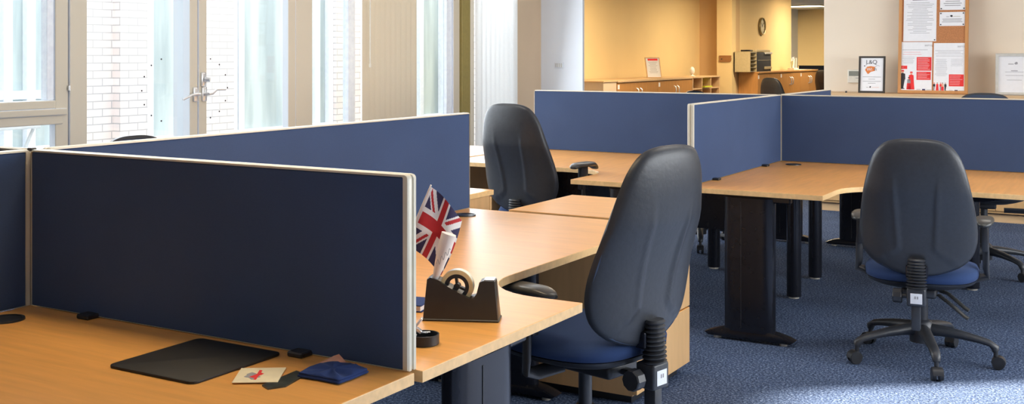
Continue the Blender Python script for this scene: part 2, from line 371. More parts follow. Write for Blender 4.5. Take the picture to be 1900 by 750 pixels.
def blind(name, label, y0, y1, z0, pitch, width, ang, mat, x, chain_y=None):
    t = thing(name, label, 'blind', (x, (y0 + y1) / 2, 0))
    s = MB(); n = int(round((y1 - y0) / pitch)); yc = (y0 + y1) / 2
    for k in range(n):
        y = y0 + (k + .5) * (y1 - y0) / n - yc; a = ang + random.uniform(-.06, .06)
        dx, dy = math.sin(a) * width / 2, math.cos(a) * width / 2
        rr = []
        for q in (-1, -.33, .33, 1):
            rr.append((q * dx + .006 * (1 - q * q), y + q * dy))
        back = [(px - .0015, py) for px, py in rr[::-1]]
        s.prism(rr + back, z0, ZC - .06)
    s.build('slats', mat, t)
    MB().box(-.025, .025, y0 - yc, y1 - yc, ZC - .05, ZC - .005, .004, 1).build('head_rail', 'white_plastic', t)
    if chain_y is not None:
        MB().cyl((.05, chain_y - yc, 1.36), (.05, chain_y - yc, ZC - .05), .005, n=8).cyl((.05, chain_y - yc, 1.33), (.05, chain_y - yc, 1.36), .009, n=8).build('pull_cord', 'white_plastic', t)
blind('vertical_blind', 'closed beige vertical blind gathered beside the glazed doors, pull cord hanging at its edge', Y(663), Y(761), .08, .075, .088, .12, 'blind_beige', XW + .06, Y(667))
blind('vertical_blind', 'white translucent vertical blind glowing with daylight behind the black chair', Y(876), 9.74, .5, .083, .089, .35, 'blind_white', XW + .05)

# ------------------------------------------------------------------ courtyard outside
XE = -9.0
f = MB()
opens = [(4.2, 7.2), (7.9, 8.78), (9.22, 11.0), (11.5, 14.6)]
edges = [2.0] + [v for o in opens for v in o] + [18.3]
for k in range(0, len(edges), 2): f.box(XE - .3, XE, edges[k], edges[k + 1], 0, 3.6)
f.box(XE + .0, XE + .1, 7.56, 7.9, 0, 3.6)
struct(f, 'exterior_brick_wall', 'brick')
struct(MB().box(-9.6, XW - .2, 0, 18, -.12, .005), 'exterior_ground', 'paving')
def ext_window(n, y0, y1, mull, zt):
    o = door_empty('window_%d' % n, None)
    MB().box(XE - .14, XE - .12, y0, y1, 0, 3.6).build('pane', 'courtyard_pane', o)
    for a, b in [(y0, y0 + .1), (y1 - .08, y1)] + [(m, m + .09) for m in mull]:
        MB().box(XE - .12, XE - .04, a, b, 0, 3.6, .006, 1).build('frame', 'courtyard_paint', o)
    for z in zt: MB().box(XE - .12, XE - .05, y0, y1, z, z + .08, .006, 1).build('rail', 'courtyard_paint', o)
ext_window(5, 4.2, 7.2, [5.6, 6.38, 6.62], [.5, 1.02])
ext_window(6, 7.9, 8.78, [8.02], [.5])
ext_window(7, 9.22, 11.0, [9.34, 10.35, 10.66], [.5])
ext_window(8, 11.5, 14.6, [12.3, 12.9, 13.45], [.5])
# small folding table standing outside
tp = P(12, 231, x=-7.9)
t = thing('garden_table', 'white folding table standing outside beyond the lower window pane', 'table', (tp.x, tp.y - .25, 0.005))
zt = tp.z - .005
MB().box(-.3, .3, -.35, .34, zt - .025, zt, .006, 2).build('table_top', 'garden_white', t)
for sx in (-.26, .26):
    MB().tube([(sx, .30, zt - .03), (sx, -.12, .012)], .014, 8).build('leg', 'garden_white', t)
    MB().tube([(sx * .9, -.30, zt - .03), (sx * .9, .12, .012)], .014, 8).build('leg', 'garden_white', t)

# ------------------------------------------------------------------ desk screens
def screen(name_label, x, y, axis, length, group, brackets=(), sgn=1, side=1, ts=.004, te=.004):
    """upholstered panel running from (x, y) along +/- axis; local X runs along the panel"""
    rz = {('x', 1): 0, ('x', -1): PI, ('y', 1): PI / 2, ('y', -1): -PI / 2}[(axis, sgn)]
    t = thing('desk_screen', name_label, 'desk screen', (x, y, ZD), rz, group)
    h, z0 = ZS - ZD, .0015
    MB().box(ts * .9, length - te * .9, -.0145, .0145, z0 + .001, h - .0055, .003, 1).build('fabric_panel', 'screen_fabric', t)
    # aluminium surround, softly rounded at the top corners
    def loop(i, yy):
        r = max(.012 - i, .003); x0, x1, a, b = min(i, ts), length - min(i, te), z0 + min(i, .002), h - i * FT_
        pts = [(x0, yy, a), (x1, yy, a)]
        for k in range(5): q = k / 4 * PI / 2; pts.append((x1 - r + r * math.cos(q), yy, b - r + r * math.sin(q)))
        for k in range(5): q = PI / 2 + k / 4 * PI / 2; pts.append((x0 + r + r * math.cos(q), yy, b - r + r * math.sin(q)))
        return pts
    FT_ = .40
    m = MB(); L = [loop(.0145, -.0165), loop(.003, -.0165), loop(0, -.012), loop(0, -.004), loop(.004, -.002), loop(.004, .002), loop(0, .004), loop(0, .012), loop(.003, .0165), loop(.0145, .0165)]
    vs = [[m.bm.verts.new(Vector(p)) for p in l] for l in L]; n = len(vs[0])
    for k in range(len(vs)):
        for i in range(n): m.bm.faces.new((vs[k][i], vs[k][(i + 1) % n], vs[(k + 1) % len(vs)][(i + 1) % n], vs[(k + 1) % len(vs)][i]))
    m.build('frame', 'alu_trim', t, 30)
    for q in brackets:
        MB().box(q - .022, q + .022, side * .0 - (.0 if side > 0 else .05), (.05 if side > 0 else .0), 0, .012, .003, 1).build('desk_bracket', 'black_plastic', t)
    return t
def post(x, y, label):
    t = thing('screen_post', label, 'post', (x, y, ZD))
    MB().box(-.011, .011, -.011, .011, 0, ZS - ZD - .004, .006, 3).build('column', 'alu', t, 40)
    MB().box(-.010, .010, -.010, .010, ZS - ZD - .004, ZS - ZD + .003, .003, 1).build('cap', 'black_plastic', t)
J1 = (-2.6567, 1.9586); J2 = (-2.1166, 6.9821)
G1, G2 = 'blue screens of the cluster with the tape dispenser', 'blue screens of the cluster by the notice board'
g = .015
screen('dark navy fabric screen facing the desk with the black mat, its end beside the flag', J1[0] + g, J1[1], 'x', 1.2643 - g, G1, (.25, .96), 1, -1, .004, .0145)
screen('long blue screen running from the dark navy screen to the grommet beside the wooden pedestal', J1[0], J1[1] + .04, 'y', 2.19 - .04, G1, (), 1)
screen('dark screen cut off by the photo edge, facing the black mat across its desk', J1[0], J1[1] - g, 'y', 1.2, G1, (), -1, 1, .0145)
screen('screen seen only as a top edge below the window transom', J1[0] - g, J1[1], 'x', 1.2, G1, (), -1)
screen('sunlit blue screen running towards the free-standing desk leg, with two small brackets', J2[0], J2[1] - g, 'y', 1.5424 - g, G2, (.37, 1.22), -1, 1, .004, .0145)
screen('long dark blue screen behind the armrest and the tall black chair by the blind', J2[0] - g, J2[1], 'x', 1.7771 - g, G2, (), -1)
screen('wide blue screen below the red and white posters, behind the swivel chair', J2[0] + g, J2[1], 'x', 1.78, G2, (), 1)
screen('short blue screen beyond the junction post, in front of the cream wall edge', J2[0], J2[1] + g, 'y', 1.2121 - g, G2, (), 1)
post(J1[0], J1[1], 'aluminium screen post at the corner of the desk with the black mat')
post(J2[0], J2[1], 'aluminium screen post at the junction of the far blue screens')

# ------------------------------------------------------------------ desks
def panel_leg_mesh(w, zt):
    """oval column panel, local X = width, with a raised seam"""
    def prof(z, k=1):
        pts = []
        for i in range(32):
            a = 2 * PI * i / 32; c, s_ = math.cos(a), math.sin(a)
            pts.append((math.copysign(abs(c) ** .45, c) * w / 2 * k, math.copysign(abs(s_) ** .8, s_) * .038 * k, z))
        return pts
    return MB().loft([prof(.05), prof(zt)])
def foot_mesh(L):
    pr = []
    for k in range(17):
        s_ = -1 + 2 * k / 16
        pr.append((s_ * L / 2, .028 + .036 * (1 - abs(s_) ** 3.0)))
    poly = pr + [(L / 2 - .02, .014), (-L / 2 + .02, .014)]
    return MB().prism(poly, -.034, .034, .006, 'y')
def pleg(parent, lx, ly, rot, w=.26, L=.46, off=0.0):
    M_ = Matrix.Translation((lx, ly, 0)) @ Matrix.Rotation(rot, 4, 'Z')
    o = panel_leg_mesh(w, ZD - .04).build('leg', 'leg_metal', parent, 50); o.matrix_local = M_
    b = foot_mesh(L).build('foot', 'leg_metal', o, 35)
    for s_ in (-1, 1):
        MB().cyl((s_ * (L / 2 - .06), 0, 0), (s_ * (L / 2 - .06), 0, .018), .019, n=14).build('glide', 'alu', o, 40)
    MB().box(-w / 2 - .0, w / 2 + .08, -.02, .02, ZD - .06, ZD - .026, .006, 1).build('bracket', 'leg_metal', o)
    MB().box(-w / 2 * .28, -w / 2 * .28 + .004, -.0395, .0395, .07, ZD - .06).build('seam', 'black_plastic', o)
def desk(label, J, main, sx, sy, L, D, T, W, r, grommets, legs, mat, q0=.010, modesty=True):
    """corner desk; p runs across (tongue), q along the main top; mirrored by sx, sy"""
    t = thing('corner_desk', label, 'desk', (J[0], J[1], 0), 0, 'corner desks')
    def w(p, q): return (sx * p, sy * q) if main == 'y' else (sx * q, sy * p)
    arc = []
    for k in range(9):
        a = k / 8 * PI / 2
        arc.append((D + r - r * math.sin(a), W + r - r * math.cos(a)))
    poly = [(q0, q0), (T, q0), (T, W)] + arc + [(D, L), (q0, L)]
    MB().prism([w(*p) for p in poly], ZD - .026, ZD, .002).build('worktop', mat, t)
    for p, q in grommets:
        c = w(p, q)
        MB().lathe([(.0, .003), (.040, .003), (.040, .005), (.046, .005), (.047, 0)], (c[0], c[1], ZD), 24).build('cable_grommet', 'black_plastic', t, 40)
    for kind, p, q, along in legs:
        c = w(p, q)
        if kind == 'panel':
            ax = along if main == 'y' else {'p': 'q', 'q': 'p'}[along]     # local axis of the foot
            rot = 0 if ax == 'p' else PI / 2
            pleg(t, c[0], c[1], rot)
        else:
            o = MB().cyl((c[0], c[1], .012), (c[0], c[1], ZD - .026), .042, n=24).build('leg', 'leg_metal', t, 40)
            MB().cyl((c[0], c[1], 0), (c[0], c[1], .012), .03, n=16).build('glide', 'alu', o, 40)
    if modesty:
        a, b = w(.03, .12), w(.05, L - .12)
        MB().box(min(a[0], b[0]), max(a[0], b[0]), min(a[1], b[1]), max(a[1], b[1]), .30, ZD - .06).build('modesty_panel', 'leg_metal', t)
    return t
LEG = [('panel', .26, 2.13, 'p'), ('panel', 1.22, .33, 'q'), ('post', .30, .30, 'p')]
desk('maple corner desk carrying the black mat, card and folded blue cloth', J1, 'y', 1, -1, 2.19, .92, 1.275, .775, .22, [(.10, .15)], LEG, 'maple', modesty=False)
desk('maple corner desk carrying the tape dispenser and small flag', J1, 'y', 1, 1, 2.19, .92, 1.283, .77, .22, [(.113, 1.995)], LEG, 'maple')
desk('desk hidden behind the long blue screen, next to the glazed doors', J1, 'y', -1, 1, 2.19, .92, 1.28, .77, .22, [], LEG, 'maple')
d2 = [('panel', 1.55, .32, 'q'), ('post', .458, .226, 'p')]
q2 = desk('maple corner desk with bare top behind the swivel chair whose castors show', J2, 'x', 1, -1, 1.80, 1.10, 1.615, .70, .24, [(.208, .15)], d2, 'maple_x', modesty=False)
desk('maple corner desk below the long dark blue screen, a chair armrest over its edge', J2, 'x', -1, -1, 1.83, 1.07, 1.60, .665, .24, [], [('panel', 1.55, .32, 'q'), ('panel', .30, 1.72, 'p')], 'maple_x')
desk('desk beyond the long dark blue screen, only its black foot showing', J2, 'x', -1, 1, 1.80, 1.07, 1.60, .68, .24, [], [('panel', 1.48, .40, 'q'), ('post', .174, .5, 'p')], 'maple_x', modesty=False)
desk('desk beyond the wide blue screen, its wide black panel leg showing beside the swivel chair', J2, 'x', 1, 1, 1.80, 1.07, 1.60, .68, .24, [], [('panel', 1.48, .14, 'q'), ('post', .174, .18, 'p'), ('post', .32, 1.10, 'p')], 'maple_x', modesty=False)

MB().prism([(-.98, ZD - .03), (-.62, ZD - .03), (-.66, ZD - .045), (-.80, ZD - .072), (-.98, ZD - .075)], 6.08, 6.14, .003, 'y').build('bracket', 'leg_metal', q2).matrix_parent_inverse = Matrix.Translation((-J2[0], -J2[1], 0))
# desk-high pedestals
def pedestal(label, x0, x1, y0, y1, front):
    t = thing('drawer_pedestal', label, 'pedestal', ((x0 + x1) / 2, (y0 + y1) / 2, 0), 0, 'desk-high wooden pedestals')
    hx, hy = (x1 - x0) / 2, (y1 - y0) / 2
    MB().box(-hx, hx, -hy, hy, ZD - .022, ZD + .004, .002, 1).build('top', 'maple', t)
    i = .018
    bx = (-hx + .01, hx - .01 - (i if front == 'x' else 0), -hy + .01, hy - .01 - (i if front == 'y' else 0))
    MB().box(*bx, .04, ZD - .022).build('carcass', 'pedestal_wood', t)
    MB().box(-hx + .05, hx - .05, -hy + .05, hy - .05, 0, .04).build('plinth', 'black_plastic', t)
    zs = [.045, .30, .525, ZD - .026]
    for a, b in zip(zs, zs[1:]):
        if front == 'x': d = MB().box(hx - .026, hx - .006, -hy + .008, hy - .008, a + .003, b - .003, .0015, 1)
        else: d = MB().box(-hx + .008, hx - .008, hy - .026, hy - .006, a + .003, b - .003, .0015, 1)
        o = d.build('drawer', 'pedestal_wood', t)
    return t
pedestal('wooden drawer pedestal behind the large black chair, pale side facing the aisle', -2.458, -1.85, 4.172, 4.77, 'x')
pedestal('small wooden pedestal just past the end of the long blue screen', -3.40, -2.885, 4.20, 4.752, 'y')
pedestal('pedestal with a pale glaring top below the white blind', -4.55, -3.955, 5.92, 6.95, 'y')

# ------------------------------------------------------------------ swivel chair
ZB = .452                                   # bottom of the backrest, chair at its lowest
HB = .625
PROF = [(0, 0), (.05, .006), (.115, .03), (.178, .075), (.225, .145), (.247, .23), (.252, .32), (.245, .45), (.228, .62), (.200, .80), (.172, .90), (.130, .968), (.07, .995), (0, 1)]
def outline(n=44):
    pts = []
    for k in range(n + 1):
        u = k / n * (len(PROF) - 1); i = min(int(u), len(PROF) - 2); f_ = u - i
        p = [PROF[max(0, min(len(PROF) - 1, i + j))] for j in (-1, 0, 1, 2)]
        if i == 0: p[0] = (-PROF[1][0], PROF[1][1])
        if i == len(PROF) - 2: p[3] = (-PROF[-2][0], PROF[-2][1])
        pts.append(tuple(.5 * (2 * p[1][c] + (p[2][c] - p[0][c]) * f_ + (2 * p[0][c] - 5 * p[1][c] + 4 * p[2][c] - p[3][c]) * f_ ** 2 + (3 * p[1][c] - p[0][c] - 3 * p[2][c] + p[3][c]) * f_ ** 3) for c in (0, 1)))
    right = pts; left = [(-a, b) for a, b in pts[-2:0:-1]]
    return right + left
def bend(x, t):
    """centre surface of the backrest: reclined, lumbar forward, wings forward"""
    return -.245 - .105 * t + .028 * math.sin(PI * min(1, t * 1.6)) + .42 * x * x
def backpad(side, thick, k=1.0, flat=0.0, power=2.6, groove=False):
    out = outline(); zc = .42; rings = []; R = 26
    def pt(rho, x, t, sd):
        th = thick * (1 - rho ** power) ** .6
        yy = bend(x, t) + (th if sd > 0 else -th) + flat
        if groove and sd < 0:
            xg = .068 + .035 * t + .11 * ss(.22, .06, t)
            A = .0048 * ss(.80, .55, t) * ss(.0, .07, t)
            yy += A * (1 - ss(xg - .016, xg, abs(x))) - .0035 * A / .0048 * math.exp(-((abs(x) - xg - .006) / .008) ** 2)
        return (x, yy, ZB + t * HB)
    m = MB()
    rr = [1 - (1 - i / R) ** 1.25 if False else i / R for i in range(1, R + 1)]
    vs = []
    for rho in rr:
        vs.append([m.bm.verts.new(pt(rho, a * rho * k, zc + (b - zc) * rho * k, side)) for a, b in out])
    c = m.bm.verts.new(pt(0, 0, zc, side)); n = len(out)
    for i in range(n): m.bm.faces.new((c, vs[0][i], vs[0][(i + 1) % n]))
    for q in range(R - 1):
        for i in range(n): m.bm.faces.new((vs[q][i], vs[q][(i + 1) % n], vs[q + 1][(i + 1) % n], vs[q + 1][i]))
    # close with a flat plate on the other side
    rim = [m.bm.verts.new(Vector(v.co) + Vector((0, .014 * side * -1, 0))) for v in vs[-1]]
    for i in range(n): m.bm.faces.new((vs[-1][i], vs[-1][(i + 1) % n], rim[(i + 1) % n], rim[i]))
    m.bm.faces.new(rim)
    return m
def seat_ring(sx, sy, z, yo=0, p=.62, n=48):
    r = []
    for i in range(n):
        a = 2 * PI * i / n; c, s_ = math.cos(a), math.sin(a)
        x = math.copysign(abs(c) ** p, c) * sx; y = math.copysign(abs(s_) ** p, s_) * sy
        x *= 1 - .10 * (y < 0) * (-y / sy)
        r.append((x, y + yo, z))
    return r
CH = 'black and blue swivel chairs'
def make_chair():
    t = thing('swivel_chair', 'x', 'chair', group=CH)
    # lower assembly
    base = MB()
    base.lathe([(.03, .085), (.052, .09), (.055, .15), (.047, .185), (.034, .195)], n=24)
    for k in range(5):
        a = 2 * PI * k / 5; c, s_ = math.cos(a), math.sin(a)
        pts = []; rad = []
        for r_, z_, w_, h_ in [(.03, .150, .030, .030), (.09, .148, .030, .026), (.17, .140, .026, .021), (.25, .126, .023, .017), (.295, .115, .023, .016), (.318, .098, .02, .018), (.322, .08, .016, .014)]:
            pts.append((c * r_, s_ * r_, z_)); rad.append((w_, h_))
        # explicit loft keeps width horizontal
        rings = []
        for (x, y, z), (w_, h_) in zip(pts, rad):
            last = z < .112
            ring = []
            for i in range(12):
                q = 2 * PI * i / 12; u, v = math.cos(q) * w_, math.sin(q) * h_
                if last: ring.append((x - s_ * u + c * v, y + c * u + s_ * v, z + v * .4))
                else: ring.append((x - s_ * u, y + c * u, z + v))
            rings.append(ring)
        base.loft(rings)
    b = base.build('star_base', 'shell_plastic', t, 60)
    for k in range(5):
        m = MB()
        for s_ in (-1, 1): m.cyl((.322 + .012, s_ * .007, .029), (.322 + .012, s_ * .024, .029), .029, .027, n=18)
        hood = [(.334 + .031 * math.cos(q), .029 + .031 * math.sin(q)) for q in [PI * j / 10 for j in range(11)]]
        m.prism(hood + [(.306, .024), (.362, .024)][:0] or hood, -.022, .022, 0, 'y')
        m.cyl((.322, 0, .055), (.322, 0, .095), .010, n=10)
        o = m.build('castor', 'black_plastic', t, 40); o.rotation_euler.z = 2 * PI * k / 5
    MB().cyl((0, 0, .18), (0, 0, .30), .030, n=24).build('gas_sleeve', 'black_plastic', t, 40)
    # upper assembly (moves with the seat height)
    up = []
    up.append(MB().cyl((0, 0, .20), (0, 0, .37), .022, n=20).build('gas_post', 'shell_plastic', t, 40))
    up.append(MB().loft([seat_ring(.15, .14, .372), seat_ring(.205, .20, .388), seat_ring(.242, .225, .402), seat_ring(.248, .23, .415)]).build('seat_pan', 'black_plastic', t, 60))
    up.append(MB().loft([seat_ring(.236, .22, .413), seat_ring(.250, .232, .42), seat_ring(.252, .235, .445), seat_ring(.244, .226, .462), seat_ring(.20, .18, .475), seat_ring(.10, .09, .478)]).build('seat', 'seat_fabric', t, 70))
    up.append(MB().box(-.075, .075, -.16, .09, .335, .380, .012, 3).build('mechanism', 'black_plastic', t, 40))
    m = MB().box(-.02, .02, -.27, -.10, .345, .362, .006, 2); up.append(m.build('back_arm', 'black_plastic', t, 40))
    j = MB().box(-.040, .040, -.305, -.235, .325, .405, .008, 3).build('bracket_box', 'shell_plastic', t, 40); up.append(j)
    MB().box(-.024, .026, -.3065, -.305, .338, .384, .0005, 1).build('sticker', 'label_white', j)
    for dx in (-.006, .004): MB().box(dx, dx + .005, -.3072, -.3065, .360, .372).build('pencil_mark', 'ink_grey', j)
    up.append(MB().box(-.021, .017, -.296, -.252, .215, .33, .006, 2).build('height_bar', 'shell_plastic', t, 40))
    pr = []
    for k in range(10):
        z = .400 + k * .0135
        pr += [(.028, z), (.041 - .0008 * k, z + .006), (.041 - .0008 * k, z + .0085), (.028, z + .0145)]
    be = MB().lathe(pr, (0, -.278, 0), 28, 1.12, .84)
    for v in be.bm.verts: v.co.y -= .10 * (v.co.z - .40) * 0.2
    up.append(be.build('bellows', 'black_plastic', t, 35))
    kn = MB()
    n = 10
    kn.loft([[(-.062 - d, -.262 + rr * math.cos(2 * PI * i / n), .362 + rr * math.sin(2 * PI * i / n)) for i in range(n)] for d, rr in ((0, .030), (.004, .033), (.036, .033), (.040, .030))])
    kn.cyl((-.03, -.262, .362), (-.065, -.262, .362), .010)
    up.append(kn.build('knob', 'black_plastic', t, 20))
    for q, (y0, dz) in enumerate(((-.10, 0), (-.02, .02))):
        pts = [(.05, y0, .345 + dz * .3), (.085, y0 - .01, .345 + dz * .3), (.12, y0 - .03, .325 + dz), (.16, y0 - .05, .298 + dz), (.195, y0 - .066, .272 + dz), (.215, y0 - .072, .262 + dz)]
        P2 = []; R2 = []
        for k in range(len(pts) - 1):
            for i in range(6):
                f_ = i / 6; P2.append(tuple(pts[k][c] + (pts[k + 1][c] - pts[k][c]) * f_ for c in range(3)))
                R2.append(.005 if k == 0 else (.0075 + .002 * (i % 2) if k < 3 else (.009, .006)))
        up.append(MB().tube(P2, R2, 10).build('lever', 'pad_plastic', t, 40))
    up.append(backpad(-1, .040, 1, 0, 3.0, True).build('back_shell', 'shell_plastic', t, 60))
    up.append(backpad(1, .045, .985, .010, 3.4).build('back_cushion', 'back_fabric', t, 60))
    up.append(MB().box(-.047, .047, -.276, -.238, ZB - .004, ZB + .050, .006, 2).build('notch_shade_plate', 'leg_metal', t))  # dark plate standing in for the shade inside the shell's notch
    for s_ in (-1, 1):
        a = MB()
        a.tube([(s_ * .12, .0, .372), (s_ * .24, .0, .372), (s_ * .285, .0, .384), (s_ * .280, 0, .42), (s_ * .280, -.002, .50), (s_ * .276, -.004, .56)], [(.024, .010), (.024, .010), (.024, .011), (.024, .012), (.024, .012), (.022, .011)], 12)
        o = a.build('armrest', 'shell_plastic', t, 60); up.append(o)
        sl = MB().box(s_ * .276 - .014, s_ * .276 + .014, -.036, .032, .50, .628, .006, 2).build('arm_sleeve', 'black_plastic', o, 40)
        rings = []
        for k in range(13):
            f_ = k / 12; y = -.115 + .255 * f_; e = (1 - abs(2 * f_ - 1) ** 6) ** .5
            wd = (.030 + .012 * math.sin(PI * f_)) * max(.25, e); hh = .014 * max(.3, e); zz = .640 - .030 * ss(.72, 1, f_) - .010 * ss(.25, 0, f_)
            rings.append([(s_ * .274 + math.copysign(abs(math.cos(q)) ** .7, math.cos(q)) * wd, y, zz + math.copysign(abs(math.sin(q)) ** .7, math.sin(q)) * hh) for q in [2 * PI * i / 20 for i in range(20)]])
        MB().loft(rings).build('arm_pad', 'pad_plastic', o, 70)
    for o in up: o['_up'] = 1
    return t
proto = make_chair(); used = [False]
def chair(label, x, y, face, dz=0, base_dir=None, arm=0):
    rz = math.atan2(face[1], face[0]) - PI / 2
    o = proto if not used[0] else copy_tree(proto)
    used[0] = True
    o.location = (x, y, 0); o.rotation_euler = (0, 0, rz); o['label'] = label
    i = 0
    for c in KIDS(o):
        if c.get('_up'): c.location.z = dz
        n = c.name.split('.')[0]
        if n == 'armrest': c.location.z += arm
        if base_dir is not None:
            a0 = math.atan2(base_dir[1], base_dir[0]) - rz
            if n == 'star_base': c.rotation_euler.z = a0
            if n == 'castor': c.rotation_euler.z = a0 + 2 * PI * i / 5; i += 1
    return o
def cam_dir(r, d): return (r * CT - d * ST, r * ST + d * CT)
chair('swivel chair on open blue carpet, its whole star base visible, facing the wide screen', -.99, 5.50, cam_dir(.41, .91), -.012, (.113, -.287), .045)
chair('large black-backed swivel chair beside the tape dispenser desk, bellows and knob under its back', -1.632, 3.262, (-.97, .23), .085, (.3, -1), -.008)
c3 = cam_dir(math.sin(.66), math.cos(.66))
chair('tall black-backed swivel chair between the long blue screen and the white blind', -3.13, 5.72, c3, .085, None, .085)
chair('swivel chair showing only its rounded top above the long blue screen', -3.46, 3.31, (1, .05), .015)
chair('swivel chair with blue top and dark castors behind the wide screen under the posters', -1.03, 7.91, (.12, -.99), .095, (.2, -.16), -.05)
chair('swivel chair hidden by the long dark blue screen, only its castors visible on the carpet', -3.02, 7.95, (.0, -1), .0, (.12, -.3))
chair('blue-backed swivel chair in front of the printer cabinets in the far room', -4.62, 15.60, (.45, .89), .03)
chair('swivel chair whose blue top peeps over the screen beside the pigeonhole unit', -3.93, 10.9, (.95, -.35), -.02)
chair('dark swivel chair at the end of the far cabinet row beside the dark screen', -5.42, 21.4, (.5, 1), .06)

# ------------------------------------------------------------------ things on the two near desks
def disk_rot(a): return Matrix.Rotation(a, 4, 'Z')
# black mat
mp = [P(210, 683, z=ZD), P(358, 713, z=ZD), P(530, 655, z=ZD), P(378, 626, z=ZD)]
t = thing('desk_mat', 'thin black rubber mat lying on the desk against the dark screen', 'mat', (-1.85, 1.78, ZD))
w, h = .13, .135
poly = []
for cx, cy, a0 in ((w - .018, -h + .018, -PI / 2), (w - .018, h - .018, 0), (-w + .018, h - .018, PI / 2), (-w + .018, -h + .018, PI)):
    for k in range(5): poly.append((cx + .018 * math.cos(a0 + k * PI / 8), cy + .018 * math.sin(a0 + k * PI / 8)))
MB().prism(poly, 0, .006, .0015).build('rubber_sheet', 'mat_black', t, 40)
# cards and cloth
def flat(name, label, cat, pts, thick, mat, z=ZD):
    c = sum(pts, Vector()) / len(pts)
    t = thing(name, label, cat, (c.x, c.y, z))
    MB().prism([(p.x - c.x, p.y - c.y) for p in pts], 0, thick).build('sheet', mat, t)
    return t
fc = flat('dark_card', 'dark glossy card half hidden under the cream emblem card', 'card', [P(486, 717, z=ZD), P(497, 724, z=ZD), P(530, 719, z=ZD), P(568, 697, z=ZD), P(550, 690, z=ZD)], .003, 'dark_card')
cc = [P(430, 714, z=ZD), P(515, 713, z=ZD), P(531, 686, z=ZD), P(448, 687, z=ZD)]
fc = flat('emblem_card', 'cream card printed with a small red and dark emblem, beside the black mat', 'card', cc, .0012, 'cream_card', ZD + .0032)
cen = sum(cc, Vector()) / 4
e = MB()
def L2(px, py, zz): q = P(px, py, z=ZD); return (q.x - cen.x, q.y - cen.y, zz)
body = [L2(468 + 13 * math.cos(a) * (1 + .25 * math.sin(5 * a)), 702 + 5.5 * math.sin(a) * (1 + .25 * math.cos(4 * a)), .0017) for a in [2 * PI * i / 24 for i in range(24)]]
MB().prism([(b[0], b[1]) for b in body], .0012, .0016).build('emblem_print', 'ink_grey', fc)
MB().prism([L2(470, 709, 0)[:2], L2(475, 709, 0)[:2], L2(487, 692, 0)[:2], L2(482, 691, 0)[:2]], .0016, .0019).build('emblem_stroke', 'red_ink', fc)
MB().prism([L2(462, 704, 0)[:2], L2(470, 706, 0)[:2], L2(490, 698, 0)[:2], L2(484, 696, 0)[:2]], .0016, .0018).build('emblem_stroke', 'red_ink', fc)
ph = [P(561, 690, z=ZD), P(566, 698, z=ZD), P(655, 694, z=ZD), P(650, 683, z=ZD), P(629, 663, z=ZD), P(618, 663, z=ZD)]
ph = [P(561, 691, z=ZD), P(567, 698, z=ZD), P(655, 695, z=ZD), P(651, 682, y=1.905), P(629, 658, y=1.918), P(620, 661, y=1.918), P(590, 675, y=1.88)]
pc0 = ph[0].copy(); t = thing('peach_note', 'peach paper note tucked under the folded blue cloth', 'note', tuple(pc0))
m = MB(); m.loft([[p - pc0 for p in ph], [p - pc0 + Vector((0, 0, .0009)) for p in ph]]); m.build('sheet', 'peach_paper', t)
# folded cloth
pc = [P(552, 702, z=ZD), P(573, 690, z=ZD), P(606, 681, z=ZD), P(652, 683, z=ZD), P(684, 694, z=ZD), P(655, 706, z=ZD), P(628, 716, z=ZD), P(590, 708, z=ZD)]
cc = sum(pc, Vector()) / len(pc)
t = thing('folded_cloth', 'small folded navy blue cloth lying at the desk corner', 'cloth', (cc.x, cc.y, ZD + .0014))
pts = []
for i in range(len(pc)):
    a, b = pc[i], pc[(i + 1) % len(pc)]
    for k in range(4): q = a.lerp(b, k / 4); pts.append((q.x - cc.x, q.y - cc.y))
rings = []
for s_, z in ((.96, 0), (1.0, .002), (1.0, .005), (.95, .0065), (.97, .0075), (.955, .0105), (.85, .0115), (.5, .012), (.12, .0122)):
    rings.append([(x * s_, y * s_, z * (1 + .35 * math.sin(5 * x / .05 + 2) * math.sin(4 * y / .05)) if z > .0108 else z) for x, y in pts])
MB().loft(rings).build('fabric', 'cloth_blue', t, 70)

# tape dispenser
A, B = P(785, 597, z=ZD), P(940, 600, z=ZD)
A = Vector((-1.632, 2.338, ZD)); B = Vector((-1.455, 2.418, ZD))
ax = (B - A); LT = ax.length; ang = math.atan2(ax.y, ax.x)
t = thing('tape_dispenser', 'dark brown desktop tape dispenser on the maple desk beside the flag', 'tape dispenser', (A.x, A.y, ZD), ang)
sc = LT / 160.0                                   # profile below is in photograph pixels
def prof(off):
    p = [(0, 0), (160, 0), (152, 84), (128, 85), (120, 82), (114, 58), (108, 50), (98, 48), (86, 54), (40, 78), (34, 84), (14, 90), (8, 86)]
    return p
p0 = [(a * sc, b * sc) for a, b in prof(0)]
def tp_ring(y, sh):  # sh insets the silhouette (tapered sides)
    cx = .5 * LT
    return [(cx + (x - cx) * (1 - sh * (z / (90 * sc))), y, z) for x, z in p0]
WD = .062
m = MB()
rings = []
for y, sh in ((0, .0), (.002, 0)): pass
def ring3(y_base, y_top, sh): return [(LT / 2 + (x - LT / 2) * (1 - sh), y_base + (y_top - y_base) * z / (90 * sc), z) for x, z in p0]
vsr = [ring3(0, .008, 0.012), ring3(.002, .010, 0), ring3(WD - .002, WD - .010, 0), ring3(WD, WD - .008, .012)]
body = MB().loft(vsr); body.build('body', 'tape_base', t, 30)
MB().box(-.002, LT + .002, -.002, WD + .002, 0, .006, .002, 1).build('base_rim', 'tape_base', t)
MB().box(129 * sc, 150 * sc, .012, WD - .012, 84.5 * sc, 87 * sc).build('cutter_blade', 'chrome', t)
